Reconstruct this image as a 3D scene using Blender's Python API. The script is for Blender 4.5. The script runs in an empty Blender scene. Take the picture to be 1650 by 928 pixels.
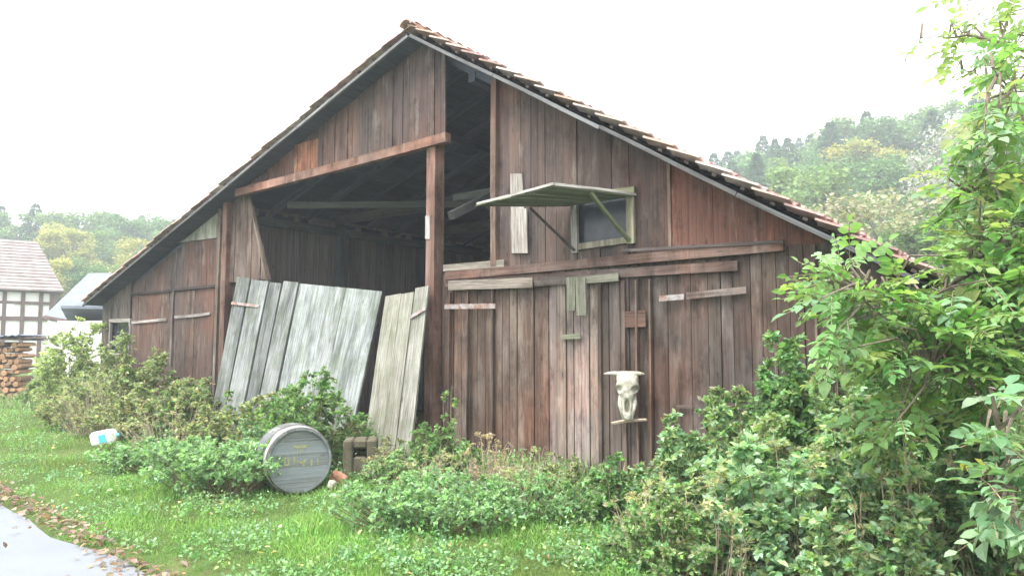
import bpy, math, random
import numpy as np
from mathutils import Vector, Matrix
random.seed(7); rng = np.random.default_rng(7)
SC = bpy.context.scene
COL = SC.collection
# ------------------------------------------------------------------ camera model (also used to measure positions)
f = 1170.; CH = 1.6
pt = math.atan(91/f)
F0 = np.array([-.609, .793, 0.]); F0 /= np.linalg.norm(F0)
RT = np.array([F0[1], -F0[0], 0.]); ZZ = np.array([0, 0, 1.])
FW = F0*math.cos(pt)+ZZ*math.sin(pt); UP = -F0*math.sin(pt)+ZZ*math.cos(pt)
CAM = np.array([7.29237, -7.67601, CH])
def ray(x, y): return FW+RT*(x-825)/f+UP*(464-y)/f
def onY(x, y, Y=0.):
    r = ray(x, y); return CAM+r*((Y-CAM[1])/r[1])
def onX(x, y, X=0.):
    r = ray(x, y); return CAM+r*((X-CAM[0])/r[0])
def onZ(x, y, z=0.):
    r = ray(x, y); return CAM+r*((z-CAM[2])/r[2])
def atD(x, y, d): return CAM+ray(x, y)*d
def depth(P): return float((np.array(P)-CAM)@FW)

# ------------------------------------------------------------------ materials
def newmat(name):
    m = bpy.data.materials.new(name); m.use_nodes = True
    nt = m.node_tree; nt.nodes.clear()
    out = nt.nodes.new('ShaderNodeOutputMaterial'); b = nt.nodes.new('ShaderNodeBsdfPrincipled')
    nt.links.new(b.outputs[0], out.inputs[0])
    return m, nt, b, out
def N(nt, t, **kw):
    n = nt.nodes.new(t)
    for k, v in kw.items(): setattr(n, k, v)
    return n
def ramp(nt, src, stops):
    r = N(nt, 'ShaderNodeValToRGB'); e = r.color_ramp.elements
    while len(e) < len(stops): e.new(.5)
    for i, (p, c) in enumerate(stops): e[i].position = p; e[i].color = (*c, 1) if len(c) == 3 else c
    nt.links.new(src, r.inputs[0]); return r.outputs[0]
def mixc(nt, fac, a, b, mode='MIX'):
    n = N(nt, 'ShaderNodeMix', data_type='RGBA', blend_type=mode)
    for s, v in ((n.inputs[0], fac), (n.inputs[6], a), (n.inputs[7], b)):
        if hasattr(v, 'links'): nt.links.new(v, s)
        elif isinstance(v, (int, float)): s.default_value = v
        else: s.default_value = (*v, 1)
    return n.outputs[2]
def noise(nt, vec, scale, detail=4, rough=.6, dim='3D'):
    n = N(nt, 'ShaderNodeTexNoise'); n.inputs['Scale'].default_value = scale
    n.inputs['Detail'].default_value = detail; n.inputs['Roughness'].default_value = rough
    if vec is not None: nt.links.new(vec, n.inputs['Vector'])
    return n.outputs['Fac']
def scalev(nt, vec, s):
    n = N(nt, 'ShaderNodeMapping'); n.inputs['Scale'].default_value = s
    nt.links.new(vec, n.inputs['Vector']); return n.outputs[0]
def bump(nt, b, h, st, dist=.01):
    n = N(nt, 'ShaderNodeBump'); n.inputs['Strength'].default_value = st; n.inputs['Distance'].default_value = dist
    nt.links.new(h, n.inputs['Height']); nt.links.new(n.outputs[0], b.inputs['Normal'])
def wood(name, dark, mid, pale, patch=None, patch_amt=.35, rough=.85, moss=0., warm=0., crack=.6):
    """grain runs along attribute gr.x; gr.z is a random number per plank; col tints each plank"""
    m, nt, b, o = newmat(name)
    g = N(nt, 'ShaderNodeAttribute', attribute_name='gr').outputs['Vector']
    t = N(nt, 'ShaderNodeAttribute', attribute_name='col').outputs['Color']
    gv = scalev(nt, g, (1.3, 34, 13))
    n1 = noise(nt, gv, 1.0, 6, .7)
    c = ramp(nt, n1, [(.2, dark), (.46, mid), (.82, pale)])
    gv2 = scalev(nt, g, (.9, 4, 7)); n2 = noise(nt, gv2, 1.3, 5, .65)
    if patch:
        pr = ramp(nt, n2, [(.45, (0, 0, 0)), (.66, (patch_amt,)*3)])
        c = mixc(nt, pr, c, patch)
    gv3 = scalev(nt, g, (.35, 110, 17)); n3 = noise(nt, gv3, 1.0, 2, .5)
    cr = ramp(nt, n3, [(.33, (.4, .4, .4)), (.40, (1, 1, 1))])
    c = mixc(nt, crack, c, cr, 'MULTIPLY')
    if crack > .7:
        n5 = noise(nt, scalev(nt, g, (2.5, 70, 19)), 1.0, 5, .75)
        c = mixc(nt, .9, c, ramp(nt, n5, [(.36, (.45, .45, .45)), (.52, (1, 1, 1)), (.68, (1.3, 1.3, 1.3))]), 'MULTIPLY')
    # knots and nail stains
    v = N(nt, 'ShaderNodeTexVoronoi'); v.inputs['Scale'].default_value = 1.0
    nt.links.new(scalev(nt, g, (2.2, 7, 5)), v.inputs['Vector'])
    kn = ramp(nt, v.outputs['Distance'], [(.05, (.35, .3, .27)), (.14, (1, 1, 1))])
    c = mixc(nt, .7, c, kn, 'MULTIPLY')
    if warm:
        wp_ = N(nt, 'ShaderNodeNewGeometry').outputs['Position']
        wn = noise(nt, scalev(nt, wp_, (1, 1, .55)), .9, 4, .6)
        c = mixc(nt, warm, c, ramp(nt, wn, [(.38, (.78, .88, .95)), (.52, (1.0, .95, .92)), (.68, (1.6, 1.0, .76))]), 'MULTIPLY')
        wn2 = noise(nt, scalev(nt, wp_, (5, 5, .9)), 1.1, 5, .7)
        c = mixc(nt, ramp(nt, wn2, [(.56, (0, 0, 0)), (.7, (.55, .55, .55))]), c, (.24, .21, .185))
        wn3 = noise(nt, scalev(nt, wp_, (3, 3, 1.5)), 1.3, 5, .7)
        c = mixc(nt, 1., c, ramp(nt, wn3, [(.33, (.5, .48, .5)), (.5, (1, 1, 1))]), 'MULTIPLY')
    if moss:
        mo = noise(nt, N(nt, 'ShaderNodeNewGeometry').outputs['Position'], 3.2, 5, .7)
        mr = ramp(nt, mo, [(.45, (0, 0, 0)), (.62, (moss,)*3)])
        c = mixc(nt, mr, c, (.075, .1, .035))
    c = mixc(nt, 1., c, t, 'MULTIPLY')
    nt.links.new(c, b.inputs['Base Color']); b.inputs['Roughness'].default_value = rough
    b.inputs['Specular IOR Level'].default_value = .25
    bump(nt, b, n1, .6, .006)
    return m
def plain(name, col, rough=.7, nscale=8, var=.25, metal=0., usecol=False, bumpst=.3, rust=None, det=5):
    m, nt, b, o = newmat(name)
    p = N(nt, 'ShaderNodeTexCoord').outputs['Object']
    n1 = noise(nt, p, nscale, det, .65)
    lo = tuple(max(0, c*(1-var)) for c in col); hi = tuple(min(1, c*(1+var)) for c in col)
    c = ramp(nt, n1, [(.3, lo), (.7, hi)])
    if rust:
        n2 = noise(nt, p, nscale*.6, 6, .7)
        c = mixc(nt, ramp(nt, n2, [(.45, (0, 0, 0)), (.62, (1, 1, 1))]), c, rust)
    if usecol:
        c = mixc(nt, 1., c, N(nt, 'ShaderNodeAttribute', attribute_name='col').outputs['Color'], 'MULTIPLY')
    nt.links.new(c, b.inputs['Base Color']); b.inputs['Roughness'].default_value = rough; b.inputs['Metallic'].default_value = metal
    b.inputs['Specular IOR Level'].default_value = .3
    if bumpst: bump(nt, b, n1, bumpst, .01)
    return m
def leafmat(name, trans=.45, rough=.45, spec=.4):
    m, nt, b, o = newmat(name)
    t = N(nt, 'ShaderNodeAttribute', attribute_name='col').outputs['Color']
    nt.links.new(t, b.inputs['Base Color']); b.inputs['Roughness'].default_value = rough
    b.inputs['Specular IOR Level'].default_value = spec
    tr = N(nt, 'ShaderNodeBsdfTranslucent')
    tc = mixc(nt, 1., t, (1.25, 1.3, .7), 'MULTIPLY'); nt.links.new(tc, tr.inputs[0])
    mx = N(nt, 'ShaderNodeMixShader'); mx.inputs[0].default_value = trans
    nt.links.new(b.outputs[0], mx.inputs[1]); nt.links.new(tr.outputs[0], mx.inputs[2]); nt.links.new(mx.outputs[0], o.inputs[0])
    return m
M = {}
M['brown'] = wood('brown_boards', (.026, .018, .014), (.076, .053, .043), (.145, .107, .09), (.20, .17, .155), .55, warm=.5)
M['dark'] = wood('dark_timber', (.028, .023, .022), (.08, .063, .056), (.145, .12, .105), (.17, .14, .12), .3, warm=.4)
M['upper'] = wood('gable_boards', (.025, .018, .016), (.072, .052, .045), (.13, .099, .087), (.13, .075, .058), .4, warm=.6)
M['inner'] = wood('shade_tinted_inner_wood', (.018, .02, .027), (.055, .062, .085), (.105, .115, .145), (.08, .088, .11), .4)  # wood colour carries the dim bluish light inside the barn, painted in
M['grey'] = wood('weathered_grey_boards', (.09, .097, .094), (.25, .262, .258), (.38, .395, .385), (.07, .08, .075), .85, moss=.35, crack=.9)
M['yellow'] = wood('pale_lichen_boards', (.12, .115, .10), (.265, .26, .23), (.38, .37, .335), (.14, .13, .105), .7, moss=.3, crack=.9)
M['palewood'] = wood('pale_new_wood', (.14, .13, .115), (.31, .29, .27), (.42, .40, .37), (.11, .09, .08), .7, crack=.85)
M['ridgeb'] = wood('verge_board_wood', (.08, .08, .08), (.2, .2, .2), (.34, .34, .34), (.07, .065, .06), .8)
M['mossy'] = wood('mossy_shutter_wood', (.06, .065, .045), (.13, .14, .10), (.2, .21, .16), (.09, .12, .05), .6, moss=.5)
M['leaf'] = leafmat('leaf_surface'); M['farleaf'] = leafmat('far_leaf_surface', .25, .7, .15)
M['grass'] = leafmat('grass_surface', .35, .5, .3)
M['bark'] = plain('bark', (.16, .13, .10), .9, 20, .4, bumpst=.6)
M['stem'] = plain('plant_stem', (.20, .17, .10), .8, 30, .35, bumpst=0)
M['drystem'] = plain('dry_stem', (.36, .29, .22), .85, 30, .35, bumpst=0)
M['iron'] = plain('rusty_iron', (.30, .28, .28), .55, 18, .35, .3, rust=(.22, .11, .07))
M['tile'] = plain('clay_tile', (.52, .35, .305), .85, 6, .35, usecol=True, bumpst=.5)
M['glass'] = plain('dusty_glass', (.03, .035, .045), .15, 5, .4, bumpst=0)
M['bone'] = plain('bleached_bone', (.42, .40, .34), .85, 16, .5, bumpst=.9, rust=(.3, .27, .2))
M['barrelmetal'] = plain('bare_metal_hoop', (.62, .62, .62), .35, 14, .25, .75, rust=None)
M['barreldark'] = plain('dark_hoop', (.12, .11, .11), .5, 14, .4, .4, rust=(.14, .09, .07))
M['barrelhead'] = wood('faded_painted_wood', (.13, .145, .15), (.18, .2, .205), (.235, .255, .255), (.15, .15, .13), .6)
M['yellowpaint'] = plain('faded_yellow_paint', (.24, .245, .135), .8, 40, .3, bumpst=0)
M['white'] = plain('white_plastic', (.78, .79, .78), .4, 6, .08, bumpst=.1)
M['cyan'] = plain('turquoise_plastic', (.12, .55, .6), .4, 6, .1, bumpst=0)
M['block'] = plain('mossy_masonry', (.10, .09, .06), .95, 9, .5, bumpst=.8)
M['brick'] = plain('broken_brick', (.5, .25, .16), .9, 14, .35, bumpst=.6)
M['plaster'] = plain('white_plaster', (.72, .71, .69), .9, 2, .06, bumpst=.1)
M['timber'] = plain('old_dark_timber', (.12, .08, .07), .85, 3, .3, bumpst=.1)
M['slate'] = plain('grey_roof_sheet', (.14, .16, .19), .8, 1.6, .25, bumpst=.2)
M['pinkroof'] = plain('pale_old_tiles', (.21, .175, .165), .85, 2.5, .25, usecol=True, bumpst=.2)
M['logend'] = plain('cut_log', (.26, .16, .10), .85, 12, .5, usecol=True, bumpst=.4)

# ------------------------------------------------------------------ object helpers
def tag(o, label=None, cat=None, group=None, kind=None):
    if label: o['label'] = label
    if cat: o['category'] = cat
    if group: o['group'] = group
    if kind: o['kind'] = kind
    return o
def empty(name, loc=(0, 0, 0), rz=0.):
    o = bpy.data.objects.new(name, None); COL.objects.link(o); o.location = loc; o.rotation_euler = (0, 0, rz); o.empty_display_size = .2
    return o
def rawmesh(name, V, faces=None, loops=None, totals=None, mat=None, parent=None, col=None, gr=None, smooth=False):
    me = bpy.data.meshes.new(name)
    V = np.asarray(V, dtype=np.float32)
    if faces is not None:
        totals = np.array([len(q) for q in faces], dtype=np.int32)
        loops = np.fromiter((i for q in faces for i in q), dtype=np.int32)
    me.vertices.add(len(V)); me.vertices.foreach_set('co', V.ravel())
    me.loops.add(len(loops)); me.loops.foreach_set('vertex_index', loops)
    me.polygons.add(len(totals))
    st = np.zeros(len(totals), dtype=np.int32); st[1:] = np.cumsum(totals)[:-1]
    me.polygons.foreach_set('loop_start', st); me.polygons.foreach_set('loop_total', totals)
    me.polygons.foreach_set('use_smooth', np.full(len(totals), bool(smooth)))
    me.update(calc_edges=True); me.validate()
    if col is not None:
        c = np.ones((len(V), 4), dtype=np.float32); c[:, :3] = col
        a = me.attributes.new('col', 'FLOAT_COLOR', 'POINT'); a.data.foreach_set('color', c.ravel())
    if gr is not None:
        a = me.attributes.new('gr', 'FLOAT_VECTOR', 'POINT'); a.data.foreach_set('vector', np.asarray(gr, dtype=np.float32).ravel())
    o = bpy.data.objects.new(name, me); COL.objects.link(o)
    if mat: me.materials.append(M[mat] if isinstance(mat, str) else mat)
    if parent: o.parent = parent
    return o
class MB:
    def __init__(s): s.V = []; s.F = []; s.C = []; s.G = []
    def add(s, v, fs, tint=(1, 1, 1), g=None):
        b = len(s.V); s.V += [tuple(p) for p in v]; s.F += [tuple(b+i for i in q) for q in fs]
        s.C += [tint]*len(v); s.G += (g if g is not None else [(p[2], p[0]+p[1], 0.) for p in v])
    def board(s, bl, br, tr, tl, th, tint=None, seg=3, warp=.004):
        """plank whose grain runs from (bl,br) to (tl,tr); th = thickness vector going back"""
        bl, br, tr, tl, th = [np.array(a, float) for a in (bl, br, tr, tl, th)]
        if tint is None: t = random.uniform(.75, 1.2); tint = (t, t*random.uniform(.95, 1.03), t*random.uniform(.93, 1.05))
        r = random.random()*9.; u0 = random.random()*20
        L = np.linalg.norm((tl-bl+tr-br)/2); W = np.linalg.norm((br-bl+tr-tl)/2)
        v = []; g = []; ph = random.random()*6; am = random.uniform(-warp, warp)
        nrm = -th/(np.linalg.norm(th)+1e-9)
        for i in range(seg+1):
            k = i/seg; a = bl+(tl-bl)*k; b = br+(tr-br)*k; w = nrm*am*math.sin(ph+k*4)
            for q, vv in ((a, 0), (b, W), (b+th, W+.02), (a+th, -.02)):
                v.append(q+w); g.append((u0+L*k, vv+r*3, r))
        F = []
        for i in range(seg):
            o = i*4
            for j in range(4): F.append((o+j, o+(j+1) % 4, o+4+(j+1) % 4, o+4+j))
        F.append((3, 2, 1, 0)); e = seg*4; F.append((e, e+1, e+2, e+3))
        s.add(v, F, tint, g)
    def beam(s, p0, p1, w, h, tint=None, up=(0, 0, 1), seg=4, warp=.008):
        p0, p1 = np.array(p0, float), np.array(p1, float); d = p1-p0; d /= np.linalg.norm(d)
        up = np.array(up, float); sd = np.cross(d, up)
        if np.linalg.norm(sd) < 1e-3: sd = np.cross(d, (0, 1, 0))
        sd /= np.linalg.norm(sd); u = np.cross(sd, d)
        a, b = -sd*w/2, sd*w/2
        s.board(p0+a+u*h/2, p0+b+u*h/2, p1+b+u*h/2, p1+a+u*h/2, -u*h, tint, seg, warp)
    def box(s, c, sz, tint=(1, 1, 1), rot=0):
        x, y, z = [q/2 for q in sz]; ca, sa = math.cos(rot), math.sin(rot); v = []
        for dx, dy, dz in [(-x, -y, -z), (x, -y, -z), (x, y, -z), (-x, y, -z), (-x, -y, z), (x, -y, z), (x, y, z), (-x, y, z)]:
            v.append((c[0]+dx*ca-dy*sa, c[1]+dx*sa+dy*ca, c[2]+dz))
        s.add(v, [(3, 2, 1, 0), (4, 5, 6, 7), (0, 1, 5, 4), (1, 2, 6, 5), (2, 3, 7, 6), (3, 0, 4, 7)], tint)
    def tube(s, pts, rad, n=6, tint=(1, 1, 1)):
        pts = [np.array(p, float) for p in pts]; v = []; L = 0; g = []
        for i, p in enumerate(pts):
            d = pts[min(i+1, len(pts)-1)]-pts[max(i-1, 0)]; d /= np.linalg.norm(d)+1e-9
            a = np.cross(d, (0.13, .2, .97)); 
            if np.linalg.norm(a) < .05: a = np.cross(d, (1, 0, 0))
            a /= np.linalg.norm(a); b = np.cross(d, a); r = rad[i] if hasattr(rad, '__len__') else rad
            if i: L += np.linalg.norm(p-pts[i-1])
            for k in range(n):
                t = 2*math.pi*k/n; v.append(p+(a*math.cos(t)+b*math.sin(t))*r); g.append((L, t*r, 0))
        F = [(i*n+k, i*n+(k+1) % n, (i+1)*n+(k+1) % n, (i+1)*n+k) for i in range(len(pts)-1) for k in range(n)]
        F.append(tuple(range(n-1, -1, -1))); F.append(tuple((len(pts)-1)*n+k for k in range(n)))
        s.add(v, F, tint, g)
    def lathe(s, prof, n=40, tint=(1, 1, 1)):
        """profile (radius, along) round local Y axis"""
        v = []
        for r, y in prof:
            for k in range(n):
                t = 2*math.pi*k/n; v.append((r*math.cos(t), y, r*math.sin(t)))
        F = [(i*n+k, (i+1)*n+k, (i+1)*n+(k+1) % n, i*n+(k+1) % n) for i in range(len(prof)-1) for k in range(n)]
        s.add(v, F, tint, [(p[1], math.atan2(p[2], p[0])*.35, 0) for p in v])
    def build(s, name, mat, parent=None, smooth=False):
        return rawmesh(name, s.V, faces=s.F, mat=mat, parent=parent, col=np.array(s.C), gr=np.array(s.G), smooth=smooth)

# ------------------------------------------------------------------ leaves
TM = {
 'ovate': (np.array([(0, 0, 0), (.35, .3, .07), (.72, .2, .03), (1, 0, -.12), (.72, -.2, .03), (.35, -.3, .07), (.5, 0, 0)]),
           [(0, 6, 2, 1), (6, 3, 2), (0, 5, 4, 6), (6, 4, 3)]),
 'lance': (np.array([(0, 0, 0), (.4, .16, .05), (.78, .1, 0), (1, 0, -.15), (.78, -.1, 0), (.4, -.16, .05), (.5, 0, 0)]),
           [(0, 6, 2, 1), (6, 3, 2), (0, 5, 4, 6), (6, 4, 3)]),
 'diam': (np.array([(0, 0, 0), (.5, .32, .08), (1, 0, -.05), (.5, -.32, .08)]), [(0, 3, 2, 1)]),
 'blade': (np.array([(0, .045, 0), (0, -.045, 0), (.5, -.035, .06), (.5, .035, .06), (1, 0, -.12)]), [(0, 1, 2, 3), (3, 2, 4)]),
 'tuft': (np.array([(0, .02, 0), (0, -.02, 0), (1, -.09, 0), (.8, .1, .1), ]), [(0, 1, 2, 3)]),
}
def nz(a): return a/(np.linalg.norm(a, axis=-1, keepdims=True)+1e-9)
def leaves(name, P, D, Nn, size, col, tmpl='ovate', mat='leaf', parent=None):
    t, fs = TM[tmpl]; P = np.asarray(P); n = len(P)
    D = nz(D); S = nz(np.cross(Nn, D)); Nn = np.cross(D, S)
    size = np.asarray(size).reshape(-1, 1, 1)*np.ones((n, 1, 1))
    V = P[:, None, :]+size*(t[None, :, 0:1]*D[:, None]+t[None, :, 1:2]*S[:, None]+t[None, :, 2:3]*Nn[:, None])
    k = len(t); tot = np.tile(np.array([len(q) for q in fs], dtype=np.int32), n)
    lp = np.array([i for q in fs for i in q], dtype=np.int32)
    L = (lp[None]+(np.arange(n)*k)[:, None]).astype(np.int32).ravel()
    C = np.repeat(np.asarray(col), k, axis=0)
    return rawmesh(name, V.reshape(-1, 3), loops=L, totals=tot, mat=mat, parent=parent, col=C)
VB = 1.8
def pal(n, cols, w=None, var=.18, clump=None):
    cols = np.array(cols, float); i = rng.choice(len(cols), n, p=None if w is None else np.array(w)/sum(w))
    g_ = cols[i].mean(1, keepdims=True); c = (cols[i]*.84+g_*.16)*VB*(1+rng.normal(0, var, (n, 1)))*(1+rng.normal(0, .05, (n, 3)))
    return np.clip(c, .004, .9)
GREEN = [(.075, .17, .045), (.10, .21, .06), (.055, .13, .045), (.13, .23, .05)]
BRIGHT = [(.10, .20, .05), (.12, .23, .07), (.08, .17, .05), (.14, .23, .06), (.16, .22, .06)]
COOL = [(.10, .19, .09), (.13, .24, .12), (.08, .16, .07), (.18, .28, .17)]
DULL = [(.12, .16, .07), (.10, .14, .06), (.16, .18, .09), (.17, .15, .09), (.08, .13, .05)]
PALE = [(.20, .26, .10), (.17, .23, .09), (.24, .27, .13)]
DRY = [(.3, .24, .14), (.25, .2, .12), (.2, .2, .09)]

def rdir(n, up=0., spread=1.):
    v = rng.normal(size=(n, 3))*spread; v[:, 2] += up; return nz(v)
def stems_poly(base, H, R, n, droop=.5, seg=7, lean=(0, 0), flat=False):
    out = []
    for i in range(n):
        a = rng.uniform(0, 2*math.pi); rr = math.sqrt(rng.uniform(0, 1)); h = H*(1-.5*rr*rr)*(1.0 if rng.uniform() < .12 else rng.uniform(.35, .9))*rng.uniform(.9, 1.1); h = H*rng.uniform(.55, 1.05)*(1-.25*rr**4) if flat else h; rr *= 1+.3*math.sin(3*a+n)
        o = R*rr; b = np.array(base)+np.array([math.cos(a), math.sin(a), 0])*o*.45+np.array([0, 0, -.04])
        tip = np.array(base)+np.array([math.cos(a)*o+lean[0]*h, math.sin(a)*o+lean[1]*h, h])
        j = rng.normal(0, .05*H, 3); pts = []
        for k in range(seg+1):
            t = k/seg; p = b*(1-t)+tip*t; p = p.copy()
            p[2] = b[2]+(tip[2]-b[2])*(math.sin(t*math.pi*(.5+.18*droop))/math.sin(math.pi*(.5+.18*droop)) if droop else t)
            p += j*math.sin(t*math.pi); pts.append(p)
        out.append(np.array(pts))
    return out
def shrub(name, label, cat, base, H, R, nst=30, nleaf=3000, ls=.05, cols=GREEN, w=None, tmpl='ovate', group=None, droop=.5, stemmat='stem',
          sr=.006, tw=None, lean=(0, 0), tmin=.12, flat=False, upn=1.2, mat='leaf'):
    base = np.array([base[0], base[1], gz(base[0], base[1])])
    root = tag(empty(name, base), label, cat, group); lb = np.zeros(3)
    st = stems_poly(lb, H, R, nst, droop, lean=lean, flat=flat)
    mb = MB()
    for s in st: mb.tube(s, [sr*(1.15-.85*k/(len(s)-1)) for k in range(len(s))], 4)
    mb.build('stem', stemmat, root)
    A = np.array(st); ns, sg = A.shape[0], A.shape[1]-1
    # twigs off the stems carry the leaves
    tw = tw or max(.06, .16*R); ntw = max(10, nleaf//9)
    ls *= .85; nleaf = int(nleaf*1.35); wst = np.array([np.ptp(s_[:, 2])+.1 for s_ in st])*rng.uniform(.3, 1.6, ns); i = rng.choice(ns, ntw, p=wst/wst.sum()); t = tmin+(1-tmin)*rng.uniform(0, 1, ntw)**.75; k = np.minimum((t*sg).astype(int), sg-1); fr = t*sg-k
    TP = A[i, k]*(1-fr[:, None])+A[i, k+1]*fr[:, None]
    TD = rdir(ntw, .35); TL = tw*rng.uniform(.5, 1.5, ntw)
    csh = 1+rng.normal(0, .2, ntw)
    j = rng.integers(0, ntw, nleaf); q = rng.uniform(0, 1, nleaf)
    P = TP[j]+TD[j]*(TL[j]*q)[:, None]; P[:, 2] -= .3*TL[j]*q*q
    P[:, 2] = np.maximum(P[:, 2], .01)
    D = nz(TD[j]+rdir(nleaf)*1.1); D[:, 2] *= .6
    Nn = rdir(nleaf, upn)
    c = pal(nleaf, cols, w)*csh[j][:, None]
    leaves('foliage', P, D, Nn, ls*rng.uniform(.6, 1.3, nleaf), np.clip(c, .005, .9), tmpl, mat, root)
    return root

# ------------------------------------------------------------------ terrain
def azr(x, y):
    d = np.array([x, y])-CAM[:2]; r = math.hypot(*d); return math.degrees(math.atan2(d@RT[:2], d@F0[:2])), r
AZ = [-180, -90, -60, -34, -28, -22, -10, 5, 11, 15, 20, 25, 35, 60, 90, 180]
HM = [10, 10, 12, 11.5, 12, 13, 13, 14, 18, 21, 24, 25, 27, 26, 14, 10]
def sst(a, b, x):
    t = min(1, max(0, (x-a)/(b-a))); return t*t*(3-2*t)
def gz(x, y):
    az, r = azr(x, y)
    h = sst(42, 135, r)*np.interp(az, AZ, HM)
    h += .03*math.sin(x*1.3+.5)*math.cos(y*1.1)*(1 if r > 4 else .5)
    if -12 < x < 8 and -.6 < y < 12: h = min(h, 0)-.02
    rd = road_s(x, y)                       # gently banked up from the road edge
    if r < 40: h += -.06*(1-sst(-.2, .8, rd))
    return h
RA, RB = onZ(0, 790)[:2], onZ(240, 928)[:2]
rdv = (RB-RA)/np.linalg.norm(RB-RA); rnv = np.array([-rdv[1], rdv[0]])
if rnv@(np.array([0, 0])-RA) < 0: rnv = -rnv
def road_s(x, y):     # signed distance from the road edge, positive on the lawn side
    p = np.array([x, y])-RA; t = p@rdv
    return p@rnv+.12*math.sin(t*.9)+.05*math.sin(t*3.1)
rings = [0.01]+list(np.geomspace(.8, 60, 110))+list(np.linspace(64, 150, 26))+[170, 200, 260, 400, 700, 1200]
NA = 200; V = []; 
for r in rings:
    for k in range(NA):
        a = 2*math.pi*k/NA; x = CAM[0]+r*math.cos(a); y = CAM[1]+r*math.sin(a)
        V.append((x, y, gz(x, y)-.01))
Fq = [(i*NA+k, i*NA+(k+1) % NA, (i+1)*NA+(k+1) % NA, (i+1)*NA+k) for i in range(len(rings)-1) for k in range(NA)]
m, nt, b, o = newmat('soil_and_turf')
gp = N(nt, 'ShaderNodeNewGeometry').outputs['Position']
c = ramp(nt, noise(nt, gp, 1.1, 6, .7), [(.3, (.05, .075, .02)), (.5, (.07, .12, .03)), (.68, (.12, .14, .05))])
c = mixc(nt, ramp(nt, noise(nt, gp, 9, 5, .7), [(.5, (0, 0, 0)), (.68, (.7, .7, .7))]), c, (.09, .065, .04))
nt.links.new(c, b.inputs['Base Color']); b.inputs['Roughness'].default_value = 1; b.inputs['Specular IOR Level'].default_value = .1
bump(nt, b, noise(nt, gp, 25, 5, .7), .8, .03)
g = rawmesh('ground', V, faces=Fq, mat=m, smooth=True); tag(g, kind='structure')
# road
m, nt, b, o = newmat('worn_asphalt')
gp = N(nt, 'ShaderNodeNewGeometry').outputs['Position']
c = ramp(nt, noise(nt, gp, 1.6, 6, .65), [(.3, (.15, .165, .18)), (.7, (.175, .19, .205))])
c = mixc(nt, .5, c, ramp(nt, noise(nt, gp, 160, 3, .7), [(.35, (.75, .75, .75)), (.65, (1.2, 1.2, 1.2))]), 'MULTIPLY')
nt.links.new(c, b.inputs['Base Color']); b.inputs['Roughness'].default_value = .75
bump(nt, b, noise(nt, gp, 180, 3, .7), .5, .004)
V = []; nT = 260; 
for i in range(nT+1):
    t = -90+i*.5
    e = 0.
    for _ in range(4):
        p = RA+rdv*t+rnv*e; e -= road_s(*p)
    p = RA+rdv*t+rnv*e
    for j, w_ in enumerate((0, .25, 1., 2.2, 3.6, 4.3)):
        q = p-rnv*w_; V.append((q[0], q[1], max(gz(*q), -.06)+.006+.03*math.sin(math.pi*w_/4.3)))
Fq = [(i*6+k, (i+1)*6+k, (i+1)*6+k+1, i*6+k+1) for i in range(nT) for k in range(5)]
g = rawmesh('road', V, faces=Fq, mat=m, smooth=True); tag(g, kind='structure')

# ------------------------------------------------------------------ BARN
OV = -.35
ap = onY(660, 50, OV); le = onY(133, 489, OV); re_ = onY(1487, 446, OV)
AX, AZ_ = ap[0], ap[2]
def roofz(x):
    return AZ_-(AX-x)*(AZ_-le[2])/(AX-le[0]) if x < AX else AZ_-(x-AX)*(AZ_-re_[2])/(re_[0]-AX)
BD = 10.5
barn = tag(empty('barn', (0, 0, 0)), 'derelict brown boarded barn with open loft under a sagging red tiled gable roof', 'barn')
def X_(px, py=500, Y=0.): return onY(px, py, Y)[0]
def line(p, q, Y=0.):
    a, b_ = onY(*p, Y), onY(*q, Y)
    return lambda x: a[2]+(b_[2]-a[2])*(x-a[0])/(b_[0]-a[0])
def boards(mb, x0, x1, bot, top, Y=0., wmin=.13, wmax=.21, th=.024, tint=None, gap=.006, jag=0., miss=0., jit=.010, seg=5):
    x = x0
    while x < x1-.02:
        w = min(random.uniform(wmin, wmax), x1-x)
        if x1-x-w < .05: w = x1-x
        a, b_ = x+gap/2, x+w-gap/2
        if random.random() >= miss:
            y = Y+random.uniform(-jit, jit)
            jb = random.uniform(-jag, jag); t = tint() if tint else None
            zb0, zb1, zt0, zt1 = bot(a)+jb, bot(b_)+jb, top(a), top(b_)
            if zt0-zb0 > .03 or zt1-zb1 > .03:
                mb.board((a, y, zb0), (b_, y, zb1), (b_, y, max(zt1, zb1+.01)), (a, y, max(zt0, zb0+.01)), (0, th, 0), t, seg)
        x += w
def tnt(lo, hi, warm=1.):
    def f_():
        t = random.uniform(lo, hi); return (t*warm, t, t/warm*random.uniform(.95, 1.05))
    return f_
ru = lambda x: roofz(x)-.10
zero = lambda x: -.05
# beams of the loft: l1 under the left gable boarding, l2 above the right boarding
l1 = line((385, 310), (705, 226)); l2 = line((715, 442), (1262, 392))
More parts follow.
